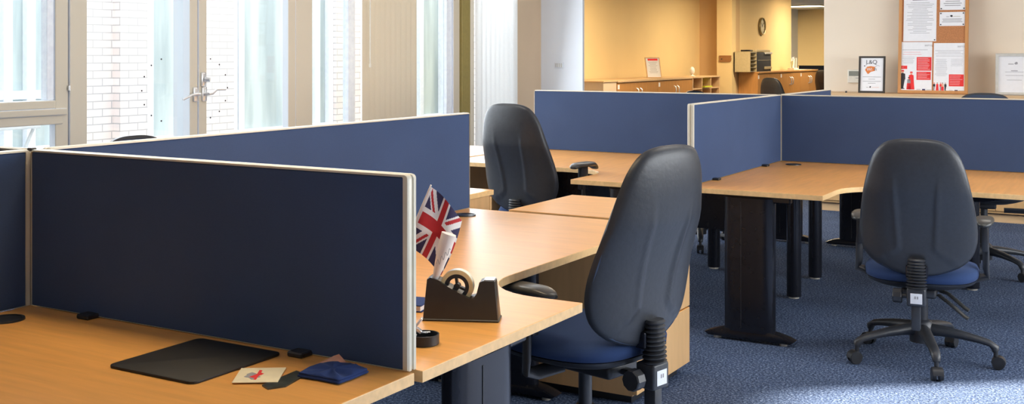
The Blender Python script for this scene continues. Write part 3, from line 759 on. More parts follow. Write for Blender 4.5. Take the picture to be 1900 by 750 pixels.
# tape roll: sits in the cradle, leaning with the slope
rc = (70 * sc, WD / 2, 70 * sc); R1, R0 = .043, .032
roll = thing('tape_roll', 'roll of yellowish clear tape sitting in the dark dispenser', 'tape roll', (A.x + math.cos(ang) * rc[0] - math.sin(ang) * rc[1], A.y + math.sin(ang) * rc[0] + math.cos(ang) * rc[1], ZD + rc[2]), ang)
def annulus(r0, r1, y0, y1, n=40):
    return MB().loft([[(r * math.cos(2 * PI * i / n), y, r * math.sin(2 * PI * i / n)) for i in range(n)] for r, y in ((r0, y0), (r1, y0), (r1, y1), (r0, y1), (r0, y0))], True, False)
annulus(R0, R1, -.0125, .0125).build('tape', 'tape_clear', roll, 40)
annulus(R0, R1 - .001, -.0135, -.0125).build('tape_edge', 'tape_yellow', roll, 40)
annulus(.022, R0, -.012, .012).build('hub_rim', 'black_plastic', roll, 40)
sp = MB().cyl((0, -.012, 0), (0, .012, 0), .008)
for k in range(3):
    a = k * 2 * PI / 3 + .4; sp.box(.0, .024, -.008, .008, -.003, .003, 0, 1, Matrix.Rotation(a, 4, 'Y'))
sp.build('hub_spokes', 'black_plastic', roll, 40)
# flag on its rolled paper sleeve, pushed behind the dispenser
dF = -ST * A.x + CT * A.y + .03
fo = P(806, 520, d=dF)
t = thing('union_flag', 'small union flag in a rolled white paper sleeve standing in the dispenser', 'flag', tuple(fo))
HT, FT, HB_, FB = [P(*q, d=dF + k) - fo for q, k in (((800, 347), .0), ((857, 411), .035), ((753, 452), .02), ((818, 512), .03))]
def uj(u, v):
    """union flag: u along the fly 0..1, v up the hoist 0..1 -> 0 navy, 1 white, 2 red"""
    x, y = u * 60, v * 40
    if abs(x - 30) < 4.2 or abs(y - 20) < 4.2: return 2
    if abs(x - 30) < 7 or abs(y - 20) < 7: return 1
    n1 = (x - 30) * 40 - (y - 20) * 60; n2 = (x - 30) * 40 + (y - 20) * 60
    L_ = math.hypot(40, 60)
    for n_, s_ in ((n1 / L_, 1), (n2 / L_, -1)):
        off = n_ * (1 if (x > 30) else -1) * s_
        if abs(n_) < 4.0: return 2 if 0 > off > -2.6 else 1
    return 0
m = MB(); NU, NV = 105, 75; grid = []
for i in range(NU + 1):
    u = -.06 + 1.06 * i / NU; col = []
    for j in range(NV + 1):
        v = j / NV
        uu = (i / NU)
        p = (HT.lerp(FT, uu)).lerp(HB_.lerp(FB, uu), 1 - v)
        bul = .012 * math.sin(uu * PI * 1.1) + .006 * math.sin(uu * 7 + v * 3)
        p = p + Vector((ST, -CT, 0)) * bul + Vector((0, 0, 1)) * (.012 * math.sin(PI * uu) * (1 if True else 0)) + Vector((CT, ST, 0)) * (.006 * math.sin(PI * v) * uu)
        col.append(m.bm.verts.new(p))
    grid.append(col)
for i in range(NU):
    for j in range(NV):
        f_ = m.bm.faces.new((grid[i][j], grid[i + 1][j], grid[i + 1][j + 1], grid[i][j + 1]))
        u = -.06 + 1.06 * (i + .5) / NU
        f_.material_index = 1 if u < 0 else uj(u, (j + .5) / NV)
m.build('flag_cloth', ['flag_navy', 'flag_white', 'flag_red'], t, 180, recalc=False)
s0, s1 = P(806, 523, d=dF - .012) - fo, P(833, 434, d=dF - .012) - fo
sl = MB().tube([s0, s0.lerp(s1, .3), s0.lerp(s1, .7), s1], [.006, .0125, .0185, .0195], 18).build('paper_sleeve', 'flag_white', t, 60)
sq = []
for k in range(26):
    f_ = k / 25; q = P(810 + 26 * f_, 490 - 26 * f_ - 7 * math.sin(f_ * 22) * (1 - .4 * f_), d=dF - .0345) - fo; sq.append(q)
MB().tube(sq, .0007, 5).build('handwriting', 'ink_grey', sl)
MB().tube([HB_.lerp(HT, -.15), HT * 1.02], .0022, 8).build('flag_stick', 'flag_white', t, 60)
# round black tin with clips
tc = P(784, 640, z=ZD); tc = Vector((-1.50, 2.155, ZD))
t = thing('paperclip_tin', 'low round black tin with metal clips at the end of the dark screen', 'tin', tuple(tc))
MB().loft([[(r * math.cos(2 * PI * i / 36), r * math.sin(2 * PI * i / 36), z) for i in range(36)] for r, z in ((.034, 0), (.036, .002), (.036, .024), (.033, .024), (.032, .004), (.001, .004))]).build('tin_body', 'black_plastic', t, 40)
q_ = Vector((CT * .62, ST * .62, .78)).to_track_quat('Y', 'Z').to_matrix().to_4x4()
MB().box(-.009, .009, -.028, .028, -.002, .003, .0015, 1, Matrix.Translation((-.014, -.016, .040)) @ q_).box(-.007, .007, -.004, .004, -.012, .003, .001, 1, Matrix.Translation((-.010, -.013, .036)) @ q_).build('bulldog_clip', 'chrome', t, 40)
m = MB(); random.seed(3)
for k in range(4):
    a = random.uniform(0, PI); c = Vector((random.uniform(-.016, .016), random.uniform(-.016, .016), .014 + .004 * k))
    u = Vector((math.cos(a), math.sin(a), random.uniform(-.2, .2))) * .013
    w_ = Vector((-math.sin(a), math.cos(a), 0)) * .004
    MB().tube([c - u, c + u, c + u + w_, c - u + w_, c - u * .7 + w_ * .4, c + u * .7 + w_ * .4], .0014, 6).build('metal_clip', 'chrome', t, 60)
# navy notebook behind the screen end
nb = P(786, 580, z=ZD)
t = thing('navy_notebook', 'navy notebook lying between the tape dispenser and the dark screen', 'notebook', (-1.765, 2.44, ZD), .25)
MB().box(-.07, .07, -.05, .05, 0, .003, .001, 1).build('cover', 'cloth_blue', t)
MB().box(-.068, .066, -.048, .048, .003, .016).build('pages', 'paper', t)
MB().box(-.07, .07, -.05, .05, .016, .019, .001, 1).build('cover', 'cloth_blue', t)

# ------------------------------------------------------------------ low cupboards along the cream wall
ZL = 1.084
CAB = 'low cupboards along the cream wall'
xs = [-2.75, -1.75, -.75, .25]
labs = ['low maple cupboard under the black framed notice', 'low maple cupboard under the cork notice board', 'low maple cupboard under the silver framed notice']
for k in range(3):
    t = thing('low_cupboard', labs[k], 'cupboard', ((xs[k] + xs[k + 1]) / 2, 10.49, 0), 0, CAB)
    MB().box(-.497, .497, -.17, .2, .07, ZL - .026).build('carcass', 'front_wood', t)
    MB().box(-.497, .497, -.155, .2, 0, .07).build('plinth', 'shelf_wood', t)
    for s_ in (0, 1):
        d = MB().box(-.494 + s_ * .496, -.002 + s_ * .496, -.19, -.172, .10, ZL - .03, .002, 1).build('door', 'front_wood', t)
        hx = -.05 if s_ == 0 else .05
        MB().tube([(hx, -.19, .80), (hx, -.215, .79), (hx, -.215, .71), (hx, -.19, .70)], .005, 8).build('handle', 'chrome', d, 50)
    MB().box(-.494, .494, -.185, -.17, .072, .078).build('shadow_gap', 'leg_metal', t)
t = thing('cupboard_worktop', 'long pale worktop covering the low cupboards by the cream wall', 'worktop', (-1.25, 10.47, ZL - .026))
MB().box(-1.52, 1.52, -.20, .23, 0, .026, .002, 1).build('board', 'shelf_wood', t)

def lean(o, a): o.rotation_euler = (-a, 0, o.rotation_euler.z)
def lines(parent, x0, x1, zs, y, name='text_lines', mat='ink_grey', hh=.0035, jit=.25):
    m = MB()
    for z in zs:
        a = random.uniform(0, jit) * (x1 - x0) * .5
        m.box(x0 + a, x1 - a, y - .0006, y, z - hh / 2, z + hh / 2)
    return m.build(name, mat, parent)
RX = (PI / 2, 0, 0)
YL = 10.46
# black framed L&Q wi-fi notice: local x along wall, z up, front at -y
pL, pR = P(1593, 173, y=YL), P(1642, 175, y=YL)
w_ = pR.x - pL.x; hF = .335
t = thing('picture_frame', 'black framed white notice headed L&Q leaning on the cream wall', 'picture frame', ((pL.x + pR.x) / 2, YL, ZL)); lean(t, .10)
MB().ring(-w_ / 2, w_ / 2, 0, hF, .016, -.018, 0).build('frame', 'black_frame', t)
MB().box(-w_ / 2 + .01, w_ / 2 - .01, -.008, -.002, .01, hF - .01).build('notice_sheet', 'paper_bright', t)
words('L&Q', 'lettering', 'ink', t, (-.005, -.0085, hF - .055), .052, RX)
random.seed(11)
m = MB(); pts = [(-.062 + .0, .0), (-.045, .028), (-.01, .034), (.03, .026), (.018, .008), (.03, -.008), (-.01, -.018), (-.035, -.040), (-.05, -.02)]
m.prism([(a, b + hF - .125) for a, b in pts], -.0095, -.008, 0, 'y').build('logo_shape', 'orange_ink', t)
words('Wi', 'lettering', 'paper_bright', t, (-.022, -.0100, hF - .122), .040, RX)
words('Fi', 'lettering', 'ink', t, (.030, -.0100, hF - .122), .034, RX)
MB().tube([(.05 + .018 * math.cos(a), -.0090, hF - .095 + .010 * math.sin(a)) for a in [PI * .1 + PI * .9 * i / 8 for i in range(9)]], .0015, 5).build('logo_arc', 'ink_grey', t)
MB().prism([(-.075, hF - .092), (-.063, hF - .082), (-.060, hF - .094)], -.0095, -.008, 0, 'y').prism([(-.056, hF - .078), (-.046, hF - .074), (-.048, hF - .081)], -.0095, -.008, 0, 'y').build('logo_shape', 'ink', t)
lines(t, -.085, .085, [.145, .105], -.0082, hh=.004, jit=.1); lines(t, -.04, .04, [.125, .087], -.0082, hh=.004, jit=.3)
MB().prism([(-.022, .052), (-.012, .062), (-.006, .058), (-.008, .046), (-.016, .046)], -.0095, -.008, 0, 'y').build('logo_shape', 'ink', t)
lines(t, -.05, -.026, [.050], -.0082, hh=.004); lines(t, -.002, .07, [.050], -.0082, mat='orange_ink', hh=.002)
# silver framed notice
pL = P(1847, 178, y=YL); w2_ = .30; h2 = .36
t = thing('picture_frame', 'silver framed white certificate leaning on the cream wall', 'picture frame', (pL.x + w2_ / 2, YL, ZL)); lean(t, .06)
MB().ring(-w2_ / 2, w2_ / 2, 0, h2, .024, -.02, 0, .006).build('frame', 'grey_frame', t)
MB().box(-w2_ / 2 + .015, w2_ / 2 - .015, -.008, -.002, .015, h2 - .015).build('notice_sheet', 'paper', t)
MB().prism([(-.002, h2 - .088), (.012, h2 - .072), (.024, h2 - .074), (.026, h2 - .092), (.010, h2 - .096)], -.0095, -.008, 0, 'y').build('logo_shape', 'ink_grey', t)
lines(t, -.05, -.004, [h2 - .092], -.0082, hh=.006); lines(t, -.03, .03, [h2 - .15], -.0082, hh=.006)
lines(t, -.08, .08, [.20, .17], -.0082, jit=.15, hh=.003); lines(t, -.06, .06, [.13], -.0082, hh=.003)
# thermostat
pt = P(1585, 135, y=10.7)
t = thing('thermostat', 'white wall thermostat with grey display half behind the black frame', 'thermostat', (pt.x + .02, 10.7, pt.z - .06))
MB().box(-.075, .075, -.03, 0, -.035, .09, .006, 2).build('case', 'white_plastic', t)
MB().box(-.062, .062, -.033, -.03, .03, .075, .002, 1).build('display', 'lcd', t)
MB().box(.0, .05, -.034, -.03, .008, .014).build('slider', 'ink_grey', t)
# small dark cap on the worktop
pk = P(1576, 171, z=ZL)
t = thing('pen_cap', 'tiny dark cap lying on the pale worktop by the thermostat', 'cap', (-2.53, 10.4, ZL))
MB().lathe([(.006, 0), (.009, .001), (.009, .012), (.005, .015)], n=14).build('cap_body', 'ink', t, 40)

# notice board leaning against the wall
YBd = 10.50
bl, br = P(1666, 176, y=YBd), P(1796, 179, y=YBd)
wb = br.x - bl.x; cxb = (bl.x + br.x) / 2; HBd = 1.5; tilt = .085
board = thing('notice_board', 'tall cork notice board in a wooden frame standing on the worktop', 'notice board', (cxb, YBd, ZL)); lean(board, tilt)
MB().ring(-wb / 2, wb / 2, 0, HBd, .028, -.022, 0, .004).build('frame', 'board_wood', board)
MB().box(-wb / 2 + .02, wb / 2 - .02, -.010, -.002, .02, HBd - .02).build('cork_panel', 'cork', board)
dB = .0105
def on_board(name, label, px0, py0, px1, py1, pins=()):
    """sheet pinned to the board; corner pixels give its place on the board plane"""
    def loc(px, py):
        # intersect the sight line with the tilted board plane
        p = P(px, py, y=YBd)
        for _ in range(6):
            hgt = p.z - ZL; p = P(px, py, y=YBd + math.tan(tilt) * hgt - .011)
        return p.x - cxb, (p.z - ZL) / math.cos(tilt)
    a, b = loc(px0, py1), loc(px1, py0)
    t = thing(name, label, 'paper' if name == 'notice_sheet' else 'poster')
    cx_, cz_ = (a[0] + b[0]) / 2, a[1]
    base = Vector((cxb, YBd, ZL)) + Matrix.Rotation(-tilt, 3, 'X') @ Vector((cx_, -dB, cz_))
    t.location = base; lean(t, tilt)
    w_, h_ = b[0] - a[0], b[1] - a[1]
    MB().box(-w_ / 2, w_ / 2, -.0012, 0, 0, h_).build('sheet', 'paper_bright', t)
    for sx, sz in pins:
        x, z = sx * (w_ / 2 - .012), (h_ - .012 if sz else .012)
        MB().cyl((x, -.007, z), (x, -.0012, z), .006, .005, 10).build('pin', 'ink', t, 40)
    return t, w_, h_
Yp = -.0013
t, w_, h_ = on_board('notice_sheet', 'large white notice with dense grey text on the board', 1676, -60, 1739, 77, [(1, 0)])
random.seed(5)
lines(t, -.12, .12, [h_ - .03 - .0155 * k for k in range(14)], Yp, hh=.003, jit=.3)
lines(t, -.07, .07, [h_ - .29], Yp, 'text_lines', 'ink', .005, .1)
lines(t, -.12, .12, [h_ - .315 - .0145 * k for k in range(20)], Yp, hh=.003, jit=.55)
t, w_, h_ = on_board('notice_sheet', 'small white notice with four text lines at the board top', 1744, -30, 1792, 19, [(-1, 0), (1, 0)])
lines(t, -.08, .08, [.04 + .019 * k for k in range(9)], Yp, 'text_lines', 'ink_grey', .006, .25)
t, w_, h_ = on_board('notice_sheet', 'small white landscape notice with a dark swoosh emblem, pinned at four corners', 1743, 22, 1790.5, 48.5, [(-1, 0), (1, 0), (-1, 1), (1, 1)])
MB().prism([(-.02, h_ - .036), (-.008, h_ - .026), (.004, h_ - .030), (.004, h_ - .042), (-.004, h_ - .046)], Yp - .0006, Yp, 0, 'y').build('emblem_print', 'ink', t)
lines(t, -.05, -.024, [h_ - .042], Yp, hh=.004); lines(t, .008, .07, [h_ - .040], Yp, 'text_lines', 'olive_paper', .003, .1)
lines(t, -.085, .085, [.062, .049, .036], Yp, 'text_lines', 'ink_grey', .005, .15)
def red_box(t, x0, x1, z0, z1, n):
    o = MB().box(x0, x1, Yp - .0006, Yp, z0, z1).build('red_panel', 'red_ink', t)
    m = MB()
    for k in range(n):
        z = z1 - (k + 1) * (z1 - z0) / (n + 1); m.box(x0 + .008, x1 - .008 - random.uniform(0, .03), Yp - .001, Yp - .0006, z - .001, z + .001)
    m.build('text_lines', 'paper_bright', o)
def figure(t, x, z0, h, top, bottom, hat, skirt=False):
    """flat printed figure: head, body and legs or long dress"""
    w_ = h * .14
    o = MB().prism([(x - w_, z0 + h * .50), (x + w_, z0 + h * .50), (x + w_ * .9, z0 + h * .80), (x, z0 + h * .85), (x - w_ * .9, z0 + h * .80)], Yp - .0007, Yp, 0, 'y').build('figure_print', top, t)
    if skirt: MB().prism([(x - w_ * 1.3, z0), (x + w_ * 1.3, z0), (x + w_, z0 + h * .5), (x - w_, z0 + h * .5)], Yp - .0007, Yp, 0, 'y').build('figure_print', bottom, t)
    else: MB().prism([(x - w_ * .7, z0), (x + w_ * .9, z0), (x + w_ * .3, z0 + h * .06), (x + w_ * .8, z0 + h * .5), (x - w_ * .8, z0 + h * .5)], Yp - .0007, Yp, 0, 'y').build('figure_print', bottom, t)
    MB().prism([(x + h * .06 * math.cos(a), z0 + h * .905 + h * .07 * math.sin(a)) for a in [2 * PI * i / 10 for i in range(10)]], Yp - .0006, Yp, 0, 'y').build('figure_print', 'peach_paper', t)
    MB().prism([(x - h * .08, z0 + h * .93), (x + h * .08, z0 + h * .93), (x + h * .06, z0 + h), (x - h * .05, z0 + h)], Yp - .0008, Yp, 0, 'y').build('figure_print', hat, t)
def foot_print(t, x):
    MB().box(x, x + .026, Yp - .0006, Yp, .020, .036).build('flag_print', 'navy_ink', t)
    lines(t, x + .03, x + .085, [.030], Yp, hh=.0025); lines(t, x - .05, x - .012, [.028, .034], Yp, hh=.002)
t, w_, h_ = on_board('poster', 'white and red poster with two red panels and a tall suited figure', 1669, 78, 1730, 172)
k_ = w_ / 61.0
def X(px): return (px - 1699.5) * k_
def Z(py): return (172 - py) * h_ / 94.0
words('aercq', 'lettering', 'ink_grey', t, (X(1723), Yp - .0002, Z(84)), .030, RX, 'CENTER', .0002)
red_box(t, X(1701), X(1729), Z(131), Z(106), 9); red_box(t, X(1701), X(1728), Z(148), Z(133), 5); red_box(t, X(1671), X(1683), Z(128), Z(122), 1)
lines(t, X(1673), X(1722), [Z(92.5)], Yp, hh=.003, jit=.05); lines(t, X(1674), X(1710), [Z(97), Z(101)], Yp, 'text_lines', 'red_ink', .002, .2)
lines(t, X(1673), X(1697), [Z(106 + 2.4 * k) for k in range(6)], Yp, hh=.002)
figure(t, X(1674.5), Z(165), Z(130) - Z(165), 'ink', 'ink', 'red_ink')
figure(t, X(1691), Z(166), Z(133) - Z(166), 'red_ink', 'red_ink', 'red_ink', True)
figure(t, X(1686.5), Z(166), Z(143) - Z(166), 'ink_grey', 'red_ink', 'ink', True)
foot_print(t, X(1712))
t, w_, h_ = on_board('poster', 'white poster with one red panel above a row of tiny figures', 1731.5, 80, 1793, 174)
k_ = w_ / 61.5
def X(px): return (px - 1762.2) * k_
def Z(py): return (174 - py) * h_ / 94.0
words('aercq', 'lettering', 'ink_grey', t, (X(1784), Yp - .0002, Z(86)), .030, RX, 'CENTER', .0002)
red_box(t, X(1761), X(1789), Z(160), Z(138), 6)
lines(t, X(1734), X(1788), [Z(94), Z(97), Z(100), Z(104)], Yp, hh=.0025, jit=.2)
lines(t, X(1734), X(1758), [Z(110 + 2.2 * k) for k in range(15)], Yp, hh=.0018); lines(t, X(1763), X(1788), [Z(110 + 2.4 * k) for k in range(6)], Yp, hh=.0018)
for q, (px, a, b, c_, s_) in enumerate(((1733, 'ink', 'ink_grey', 'red_ink', False), (1739, 'red_ink', 'red_ink', 'ink', True), (1745.5, 'red_ink', 'ink_grey', 'red_ink', False), (1749, 'peach_paper', 'red_ink', 'ink', True), (1754.5, 'ink', 'ink', 'ink_grey', False))):
    figure(t, X(px), Z(168), Z(153.5) - Z(168), a, b, c_, s_)
foot_print(t, X(1772))

# socket on the white pier
ps = P(1038, 121, y=10.35)
t = thing('wall_socket', 'white double wall plate on the white pier', 'socket', (ps.x, 10.35, ps.z))
MB().box(-.052, .052, -.010, 0, -.030, .030, .004, 2).build('plate', 'wall_white', t)
for q in range(4): MB().box(-.040 + q * .021, -.028 + q * .021, -.013, -.010, -.02, .02, .001, 1).build('rocker', 'grey_frame', t)

# ------------------------------------------------------------------ far room furniture
def cabinet(label, x, y0, y1, z, depth, group, tags=True):
    t = thing('storage_cabinet', label, 'cabinet', (x, (y0 + y1) / 2, 0), 0, group); hy = (y1 - y0) / 2
    MB().box(-depth, -.02, -hy + .003, hy - .003, .06, z - .03).build('carcass', 'cabinet_wood', t)
    MB().box(-depth + .02, -.05, -hy + .02, hy - .02, 0, .06).build('plinth', 'black_plastic', t)
    for s_ in (0, 1):
        a, b = (-hy + .006, -.003) if s_ == 0 else (.003, hy - .006)
        d = MB().box(-.02, 0, a, b, .08, z - .035, .002, 1).build('door', 'cabinet_wood', t)
        yy = -.06 if s_ == 0 else .06
        MB().tube([(0, yy, z - .12), (.03, yy, z - .14), (.035, yy, z - .19), (.03, yy, z - .24), (0, yy, z - .26)], .009, 8).build('handle', 'chrome', d, 60)
    if tags: MB().box(0, .002, -hy + .02, -hy + .075, z - .12, z - .06).build('label_tag', 'paper', t)
XA, XB2, ZB2 = -6.33, -5.95, 1.135
ya_ = [P(1145, 100, x=XA).y, P(1221, 100, x=XA).y, P(1284, 100, x=XA).y]
GA, GB = 'cabinets along the yellow wall', 'cabinets below the printer'
cabinet('brown two-door cabinet under the leaning sign, next to the white pier', XA, ya_[0], ya_[1], ZL, .6, GA)
cabinet('brown two-door cabinet beside the pigeonhole unit', XA, ya_[1], ya_[2], ZL, .6, GA)
t = thing('cabinet_top', 'long pale top covering the two cabinets along the yellow wall', 'worktop', (XA, (ya_[0] + ya_[2]) / 2, ZL - .03))
MB().box(-.6, .015, -(ya_[2] - ya_[0]) / 2, (ya_[2] - ya_[0]) / 2, 0, .03, .003, 1).build('board', 'shelf_wood', t)
# pale end panel of that row
t = thing('end_cupboard', 'pale cupboard side standing between the white pier and the brown cabinets', 'cupboard', (XA, ya_[0] - .22, 0))
MB().box(-.6, 0, -.2, .2, .04, ZL - .02, .003, 1).build('carcass', 'wall_beige', t); MB().box(-.58, -.02, -.18, .18, 0, .04).build('plinth', 'black_plastic', t)
MB().box(-.61, .01, -.21, .21, ZL - .02, ZL + .0, .003, 1).build('top', 'shelf_wood', t)
# pigeonhole unit
yp0, yp1, zp = P(1284.5, 100, x=XA).y + .03, P(1335, 100, x=XA).y, 1.06
t = thing('pigeonhole_unit', 'open wooden pigeonhole unit beside the yellow pillar', 'shelving', (XA, (yp0 + yp1) / 2, 0)); hy = (yp1 - yp0) / 2
MB().box(-.36, -.34, -hy, hy, 0, zp).build('back_panel', 'cabinet_wood', t)
MB().box(-.36, .01, -hy - .01, hy + .01, zp, zp + .025, .003, 1).build('top', 'shelf_wood', t)
for k in range(4):
    yy = -hy + k * 2 * hy / 3; MB().box(-.34, 0, yy - .014, yy + .014, 0, zp).build('divider', 'shelf_wood', t)
for z in (.15, .36, .57, .72, .89): MB().box(-.34, -.003, -hy, hy, z - .008, z + .008).build('shelf', 'shelf_wood', t)
tz = thing('lime_papers', 'lime green papers poking out of the pigeonhole unit', 'papers', (XA - .12, (yp0 + yp1) / 2 - .03, .899))
m = MB().loft([[(-.12, -.11, .0), (.17, -.17, .012), (.17, .16, .012), (-.12, .13, .0)], [(-.12, -.11, .012), (.17, -.17, .035), (.17, .16, .03), (-.12, .13, .012)]]); m.build('sheets', 'lime_paper', tz)
# white rounded ornament
t = thing('table_fan', 'small white round-topped ornament standing on the pigeonhole unit', 'ornament', (XA - .1, yp0 + .22, zp + .025))
MB().lathe([(.05, 0), (.052, .008), (.02, .02), (.014, .03)], n=20).build('base', 'white_plastic', t, 40)
MB().lathe([(.001, -.03), (.045, -.026), (.062, -.01), (.062, .01), (.045, .026), (.001, .03)], n=24).build('head', 'white_plastic', t, 60)
KIDS(t)[1].matrix_local = Matrix.Translation((0, 0, .09)) @ Matrix.Rotation(PI / 2, 4, 'Y')
# leaning sign
sgp = P(1215, 140, z=ZL)
t = thing('leaning_sign', 'framed sign with a red heading propped up on the brown cabinets', 'sign', (-6.50, P(1214, 100, x=-6.50).y, ZL), .95)
t.rotation_euler = (-.24, 0, .95)
MB().ring(-.125, .125, 0, .31, .012, -.014, 0).build('frame', 'shelf_wood', t)
MB().box(-.118, .118, -.008, -.002, .006, .304).build('sheet', 'paper', t)
MB().box(-.08, .09, -.0095, -.008, .262, .290).build('red_heading', 'red_ink', t)
lines(t, -.08, .08, [.24 - .018 * k for k in range(10)], -.0082, hh=.004, jit=.4)
MB().prism([(0, .0), (.10, 0), (.0, .28)], -.03, .03, 0, 'x').build('stand', 'cabinet_wood', t)
# plaque on the yellow pillar
pq = P(1346, 109, y=18.1)
t = thing('door_plaque', 'brown wooden plaque on the yellow pillar', 'plaque', (pq.x, 18.1, pq.z))
MB().prism([(-.105, -.055), (.085, -.055), (.105, -.03), (.105, -.01), (.115, 0), (.105, .012), (.105, .055), (-.105, .055)], -.018, 0, .002, 'y').build('board', 'brass_wood', t)
MB().cyl((-.06, -.02, -.005), (-.06, -.018, -.005), .012, n=12).build('stud', 'ink', t)
# wall clock on the clock wall
cy = P(1412, 100, x=-6.3).y
t = thing('wall_clock', 'round wall clock on the yellow wall above the printer', 'clock', (-6.3, cy, P(1412, 49, x=-6.3).z), 0)
R90 = Matrix.Rotation(PI / 2, 4, 'Y')
o = MB().lathe([(.13, 0), (.158, .01), (.160, .03), (.15, .045), (.138, .04), (.136, .02)], n=40).build('rim', 'clock_rim', t, 50); o.matrix_local = R90
o = MB().lathe([(.001, .018), (.138, .018), (.138, .022), (.001, .022)], n=40).build('dial', 'clock_face', t, 40); o.matrix_local = R90
for a, l in ((.5, .075), (-.9, .11)):
    MB().box(.024, .026, -.005, .005, -.015, l, 0, 1, Matrix.Rotation(a, 4, 'X')).build('hand', 'ink', t)
m = MB()
for k in range(12): m.box(.0225, .0235, -.004, .004, .105, .125, 0, 1, Matrix.Rotation(k * PI / 6, 4, 'X'))
m.build('hour_marks', 'ink', t)
# cabinets below the printer
yb_ = [18.4] + [P(px, 100, x=XB2).y for px in (1448, 1485, 1517)]
for k, lb in enumerate(('brown cabinet under the document sorter and printer', 'brown cabinet in the middle of the row below the clock', 'brown cabinet at the end of the row, next to the dark screen')):
    cabinet(lb, XB2, yb_[k], yb_[k + 1], ZB2, .34, GB)
t = thing('cabinet_top', 'pale top running under the printer and document sorter', 'worktop', (XB2, (yb_[0] + yb_[3]) / 2, ZB2 - .03))
MB().box(-.345, .015, -(yb_[3] - yb_[0]) / 2, (yb_[3] - yb_[0]) / 2, 0, .03, .003, 1).build('board', 'cabinet_wood', t)
# document sorter
x1 = -6.0; s0_, s1_ = P(1392, 100, x=x1).y, P(1404, 100, x=x1).y
t = thing('document_sorter', 'beige document sorter with dark slots, standing beside the black printer', 'document sorter', (x1, (s0_ + s1_) / 2, ZB2)); hy = (s1_ - s0_) / 2
MB().box(-.28, -.0, -hy, -hy + .014, 0, .33).build('side_panel', 'beige_plastic', t); MB().box(-.28, 0, hy - .014, hy, 0, .33).build('side_panel', 'beige_plastic', t)
MB().box(-.28, -.27, -hy, hy, 0, .33).build('back_panel', 'leg_metal', t); MB().box(-.28, .002, -hy - .002, hy + .002, .33, .345).build('top', 'beige_plastic', t)
for k in range(6): MB().box(-.27, 0, -hy + .014, hy - .014, .004 + k * .0635, .012 + k * .0635).build('shelf', 'alu', t)
# printer
p0_, p1_ = s1_ + .03, P(1431, 100, x=x1).y
t = thing('printer', 'black office printer with a beige lid on the brown cabinets', 'printer', (x1, (p0_ + p1_) / 2, ZB2)); hy = (p1_ - p0_) / 2
MB().box(-.29, 0, -hy, hy, 0, .33, .01, 2).build('body', 'ink', t, 40)
MB().box(-.27, -.01, -hy + .01, hy - .02, .33, .375, .012, 2).build('scanner_lid', 'beige_plastic', t, 40)
MB().box(-.02, .03, .02, hy - .03, .30, .335, .006, 2).build('control_panel', 'white_plastic', t, 40)
MB().box(.0, .006, -hy + .04, hy - .02, .19, .20).build('tray_seam', 'alu', t); MB().box(.0, .02, -.02, hy - .02, .04, .085, .004, 1).build('paper_tray', 'beige_plastic', t)
MB().box(-.25, -.08, -hy - .14, -hy - .0 + .02, .345, .375, .012, 2).build('document_feeder', 'leg_metal', t, 40)
# leaflets fanned out in a rack
lx = -6.08; ly = P(1472, 100, x=lx).y
t = thing('leaflet_rack', 'small rack of fanned pale leaflets near the end of the far cabinets', 'leaflet rack', (lx, ly, ZB2))
MB().box(-.06, .06, -.16, .16, 0, .04, .004, 1).build('tray', 'white_plastic', t)
random.seed(9)
for k in range(6):
    MB().box(-.002, .002, -.05, .05, 0, random.uniform(.14, .24), 0, 1, Matrix.Translation((random.uniform(-.04, .04), -.12 + .045 * k, .03)) @ Matrix.Rotation(random.uniform(-.3, .3), 4, 'X') @ Matrix.Rotation(random.uniform(-.2, .2), 4, 'Z')).build('leaflet', ['paper', 'olive_paper', 'white_plastic'][k % 3], t)
# dark screen far behind
t = thing('floor_screen', 'dark floor-standing screen behind the end of the far cabinets', 'screen', (-6.2, 24, 0))
MB().box(-.64, .9, -.02, .02, .03, 1.18, .004, 1).build('fabric_panel', 'screen_fabric_dark', t); MB().box(-.66, .92, -.024, .024, 1.178, 1.19).build('top_trim', 'black_frame', t)
for q in (-.5, .75): MB().box(q - .03, q + .03, -.2, .2, 0, .03).build('foot', 'black_plastic', t)
# ceiling light in the far room
cl = P(1490, 12, z=ZC - .03)
t = thing('ceiling_light', 'glowing fluorescent ceiling light in the far room', 'ceiling light', (cl.x, min(cl.y, 28.3), ZC), 0)
MB().box(-.5, .5, -.3, .3, -.03, 0, .004, 1).build('housing', 'white_plastic', t); MB().box(-.46, .46, -.26, .26, -.036, -.03).build('diffuser', 'lamp_glow', t)

# skirting boards
struct(MB().box(-6.95, -6.93, 10.9, 18.3, 0, .1), 'baseboard_far', 'skirting_paint')
struct(MB().box(XW - .0, XW + .02, 9.76, 10.35, 0, .1), 'baseboard_window', 'skirting_paint')

# ------------------------------------------------------------------ camera, light, sky
cam = bpy.data.cameras.new('camera'); co = bpy.data.objects.new('camera', cam); COL.objects.link(co)
co.location = (0, 0, H); co.rotation_euler = (PI / 2, 0, TH)
cam.sensor_width = 36; cam.lens = F / 1900 * 36; cam.shift_y = -(375 - HY) / 1900; cam.clip_end = 100
SC.camera = co
def area(name, loc, direction, sx, sy, power, col, spread=PI):
    l = bpy.data.lights.new(name, 'AREA'); l.shape = 'RECTANGLE'; l.size = sx; l.size_y = sy; l.energy = power; l.color = col; l.spread = spread
    o = bpy.data.objects.new(name, l); COL.objects.link(o); o.location = loc
    o.rotation_euler = Vector(direction).to_track_quat('-Z', 'Y').to_euler(); return o
area('daylight_right', (XR - .02, 5.5, 1.6), (-1, 0, -.15), 5.4, 1.3, 195, (.90, .95, 1.0))
area('daylight_left', (XW + .25, 6.6, 1.6), (1, 0, -.15), 6.5, 1.9, 150, (.84, .92, 1.0))
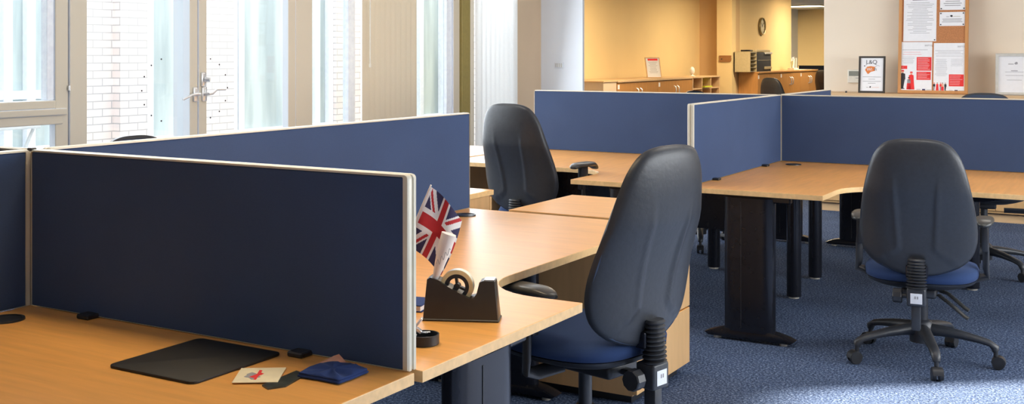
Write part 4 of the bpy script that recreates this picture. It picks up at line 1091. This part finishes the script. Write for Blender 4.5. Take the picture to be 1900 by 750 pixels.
for x in (-3.6, -.6):
    for y in (4.5, 8.2): area('unseen_overhead', (x, y, ZC - .03), (0, 0, -1), 1.2, .6, 12.5, (1, .93, .82))
area('unseen_overhead', (-2.0, 2.35, ZC - .03), (0, 0, -1), 1.2, .5, 9, (1, .80, .52), 1.8)  # unseen warm lamp added to brighten the near desk top
for x, y, e in ((-5.2, 13.2, 95), (-5.0, 17.0, 95), (-4.9, 21.0, 95), (-7.6, 26.3, 300), (-3, 26, 60)): area('warm_panel', (x, y, ZC - .03), (0, 0, -1), 1.2, .6, e, (1, .82, .56))
s = bpy.data.lights.new('sun', 'SUN'); s.energy = 40; s.angle = .03; s.color = (1, .93, .82)
so = bpy.data.objects.new('sun', s); COL.objects.link(so)
el = math.radians(21.3); so.rotation_euler = Vector((-.79 * math.cos(el), -.613 * math.cos(el), -math.sin(el))).to_track_quat('-Z', 'Y').to_euler(); so.location = (6, 8, 5)
area('courtyard_fill', (XW - 1.4, 9, 4.2), (-.6, 0, -1), 15, 2.2, 400, (.95, .97, 1.0))  # fill lamp added above the courtyard to brighten the brick facade
area('courtyard_fill', (XW - .9, 9.4, 3.1), (.8, 0, -1), 1.2, .5, 45, (.95, .97, 1.0))  # second added lamp, aimed at the white blind to brighten it
wd = bpy.data.worlds.new('world'); SC.world = wd; wd.use_nodes = True
nt = wd.node_tree; bg = nt.nodes['Background']
sk = nt.nodes.new('ShaderNodeTexSky'); sk.sky_type = 'HOSEK_WILKIE'; sk.turbidity = 6; sk.sun_direction = Vector((.79, .61, .45)).normalized()
mx = nt.nodes.new('ShaderNodeMix'); mx.data_type = 'RGBA'; mx.inputs['Factor'].default_value = .75
nt.links.new(sk.outputs[0], mx.inputs['A']); mx.inputs['B'].default_value = (.93, .96, 1, 1)
nt.links.new(mx.outputs['Result'], bg.inputs['Color']); bg.inputs['Strength'].default_value = 1.6
SC.view_settings.view_transform = 'Standard'; SC.view_settings.look = 'None'; SC.view_settings.exposure = .14; SC.view_settings.gamma = 1
SC.cycles.max_bounces = 8; SC.cycles.diffuse_bounces = 4; SC.cycles.transparent_max_bounces = 12; SC.cycles.sample_clamp_indirect = 6; SC.cycles.use_denoising = True
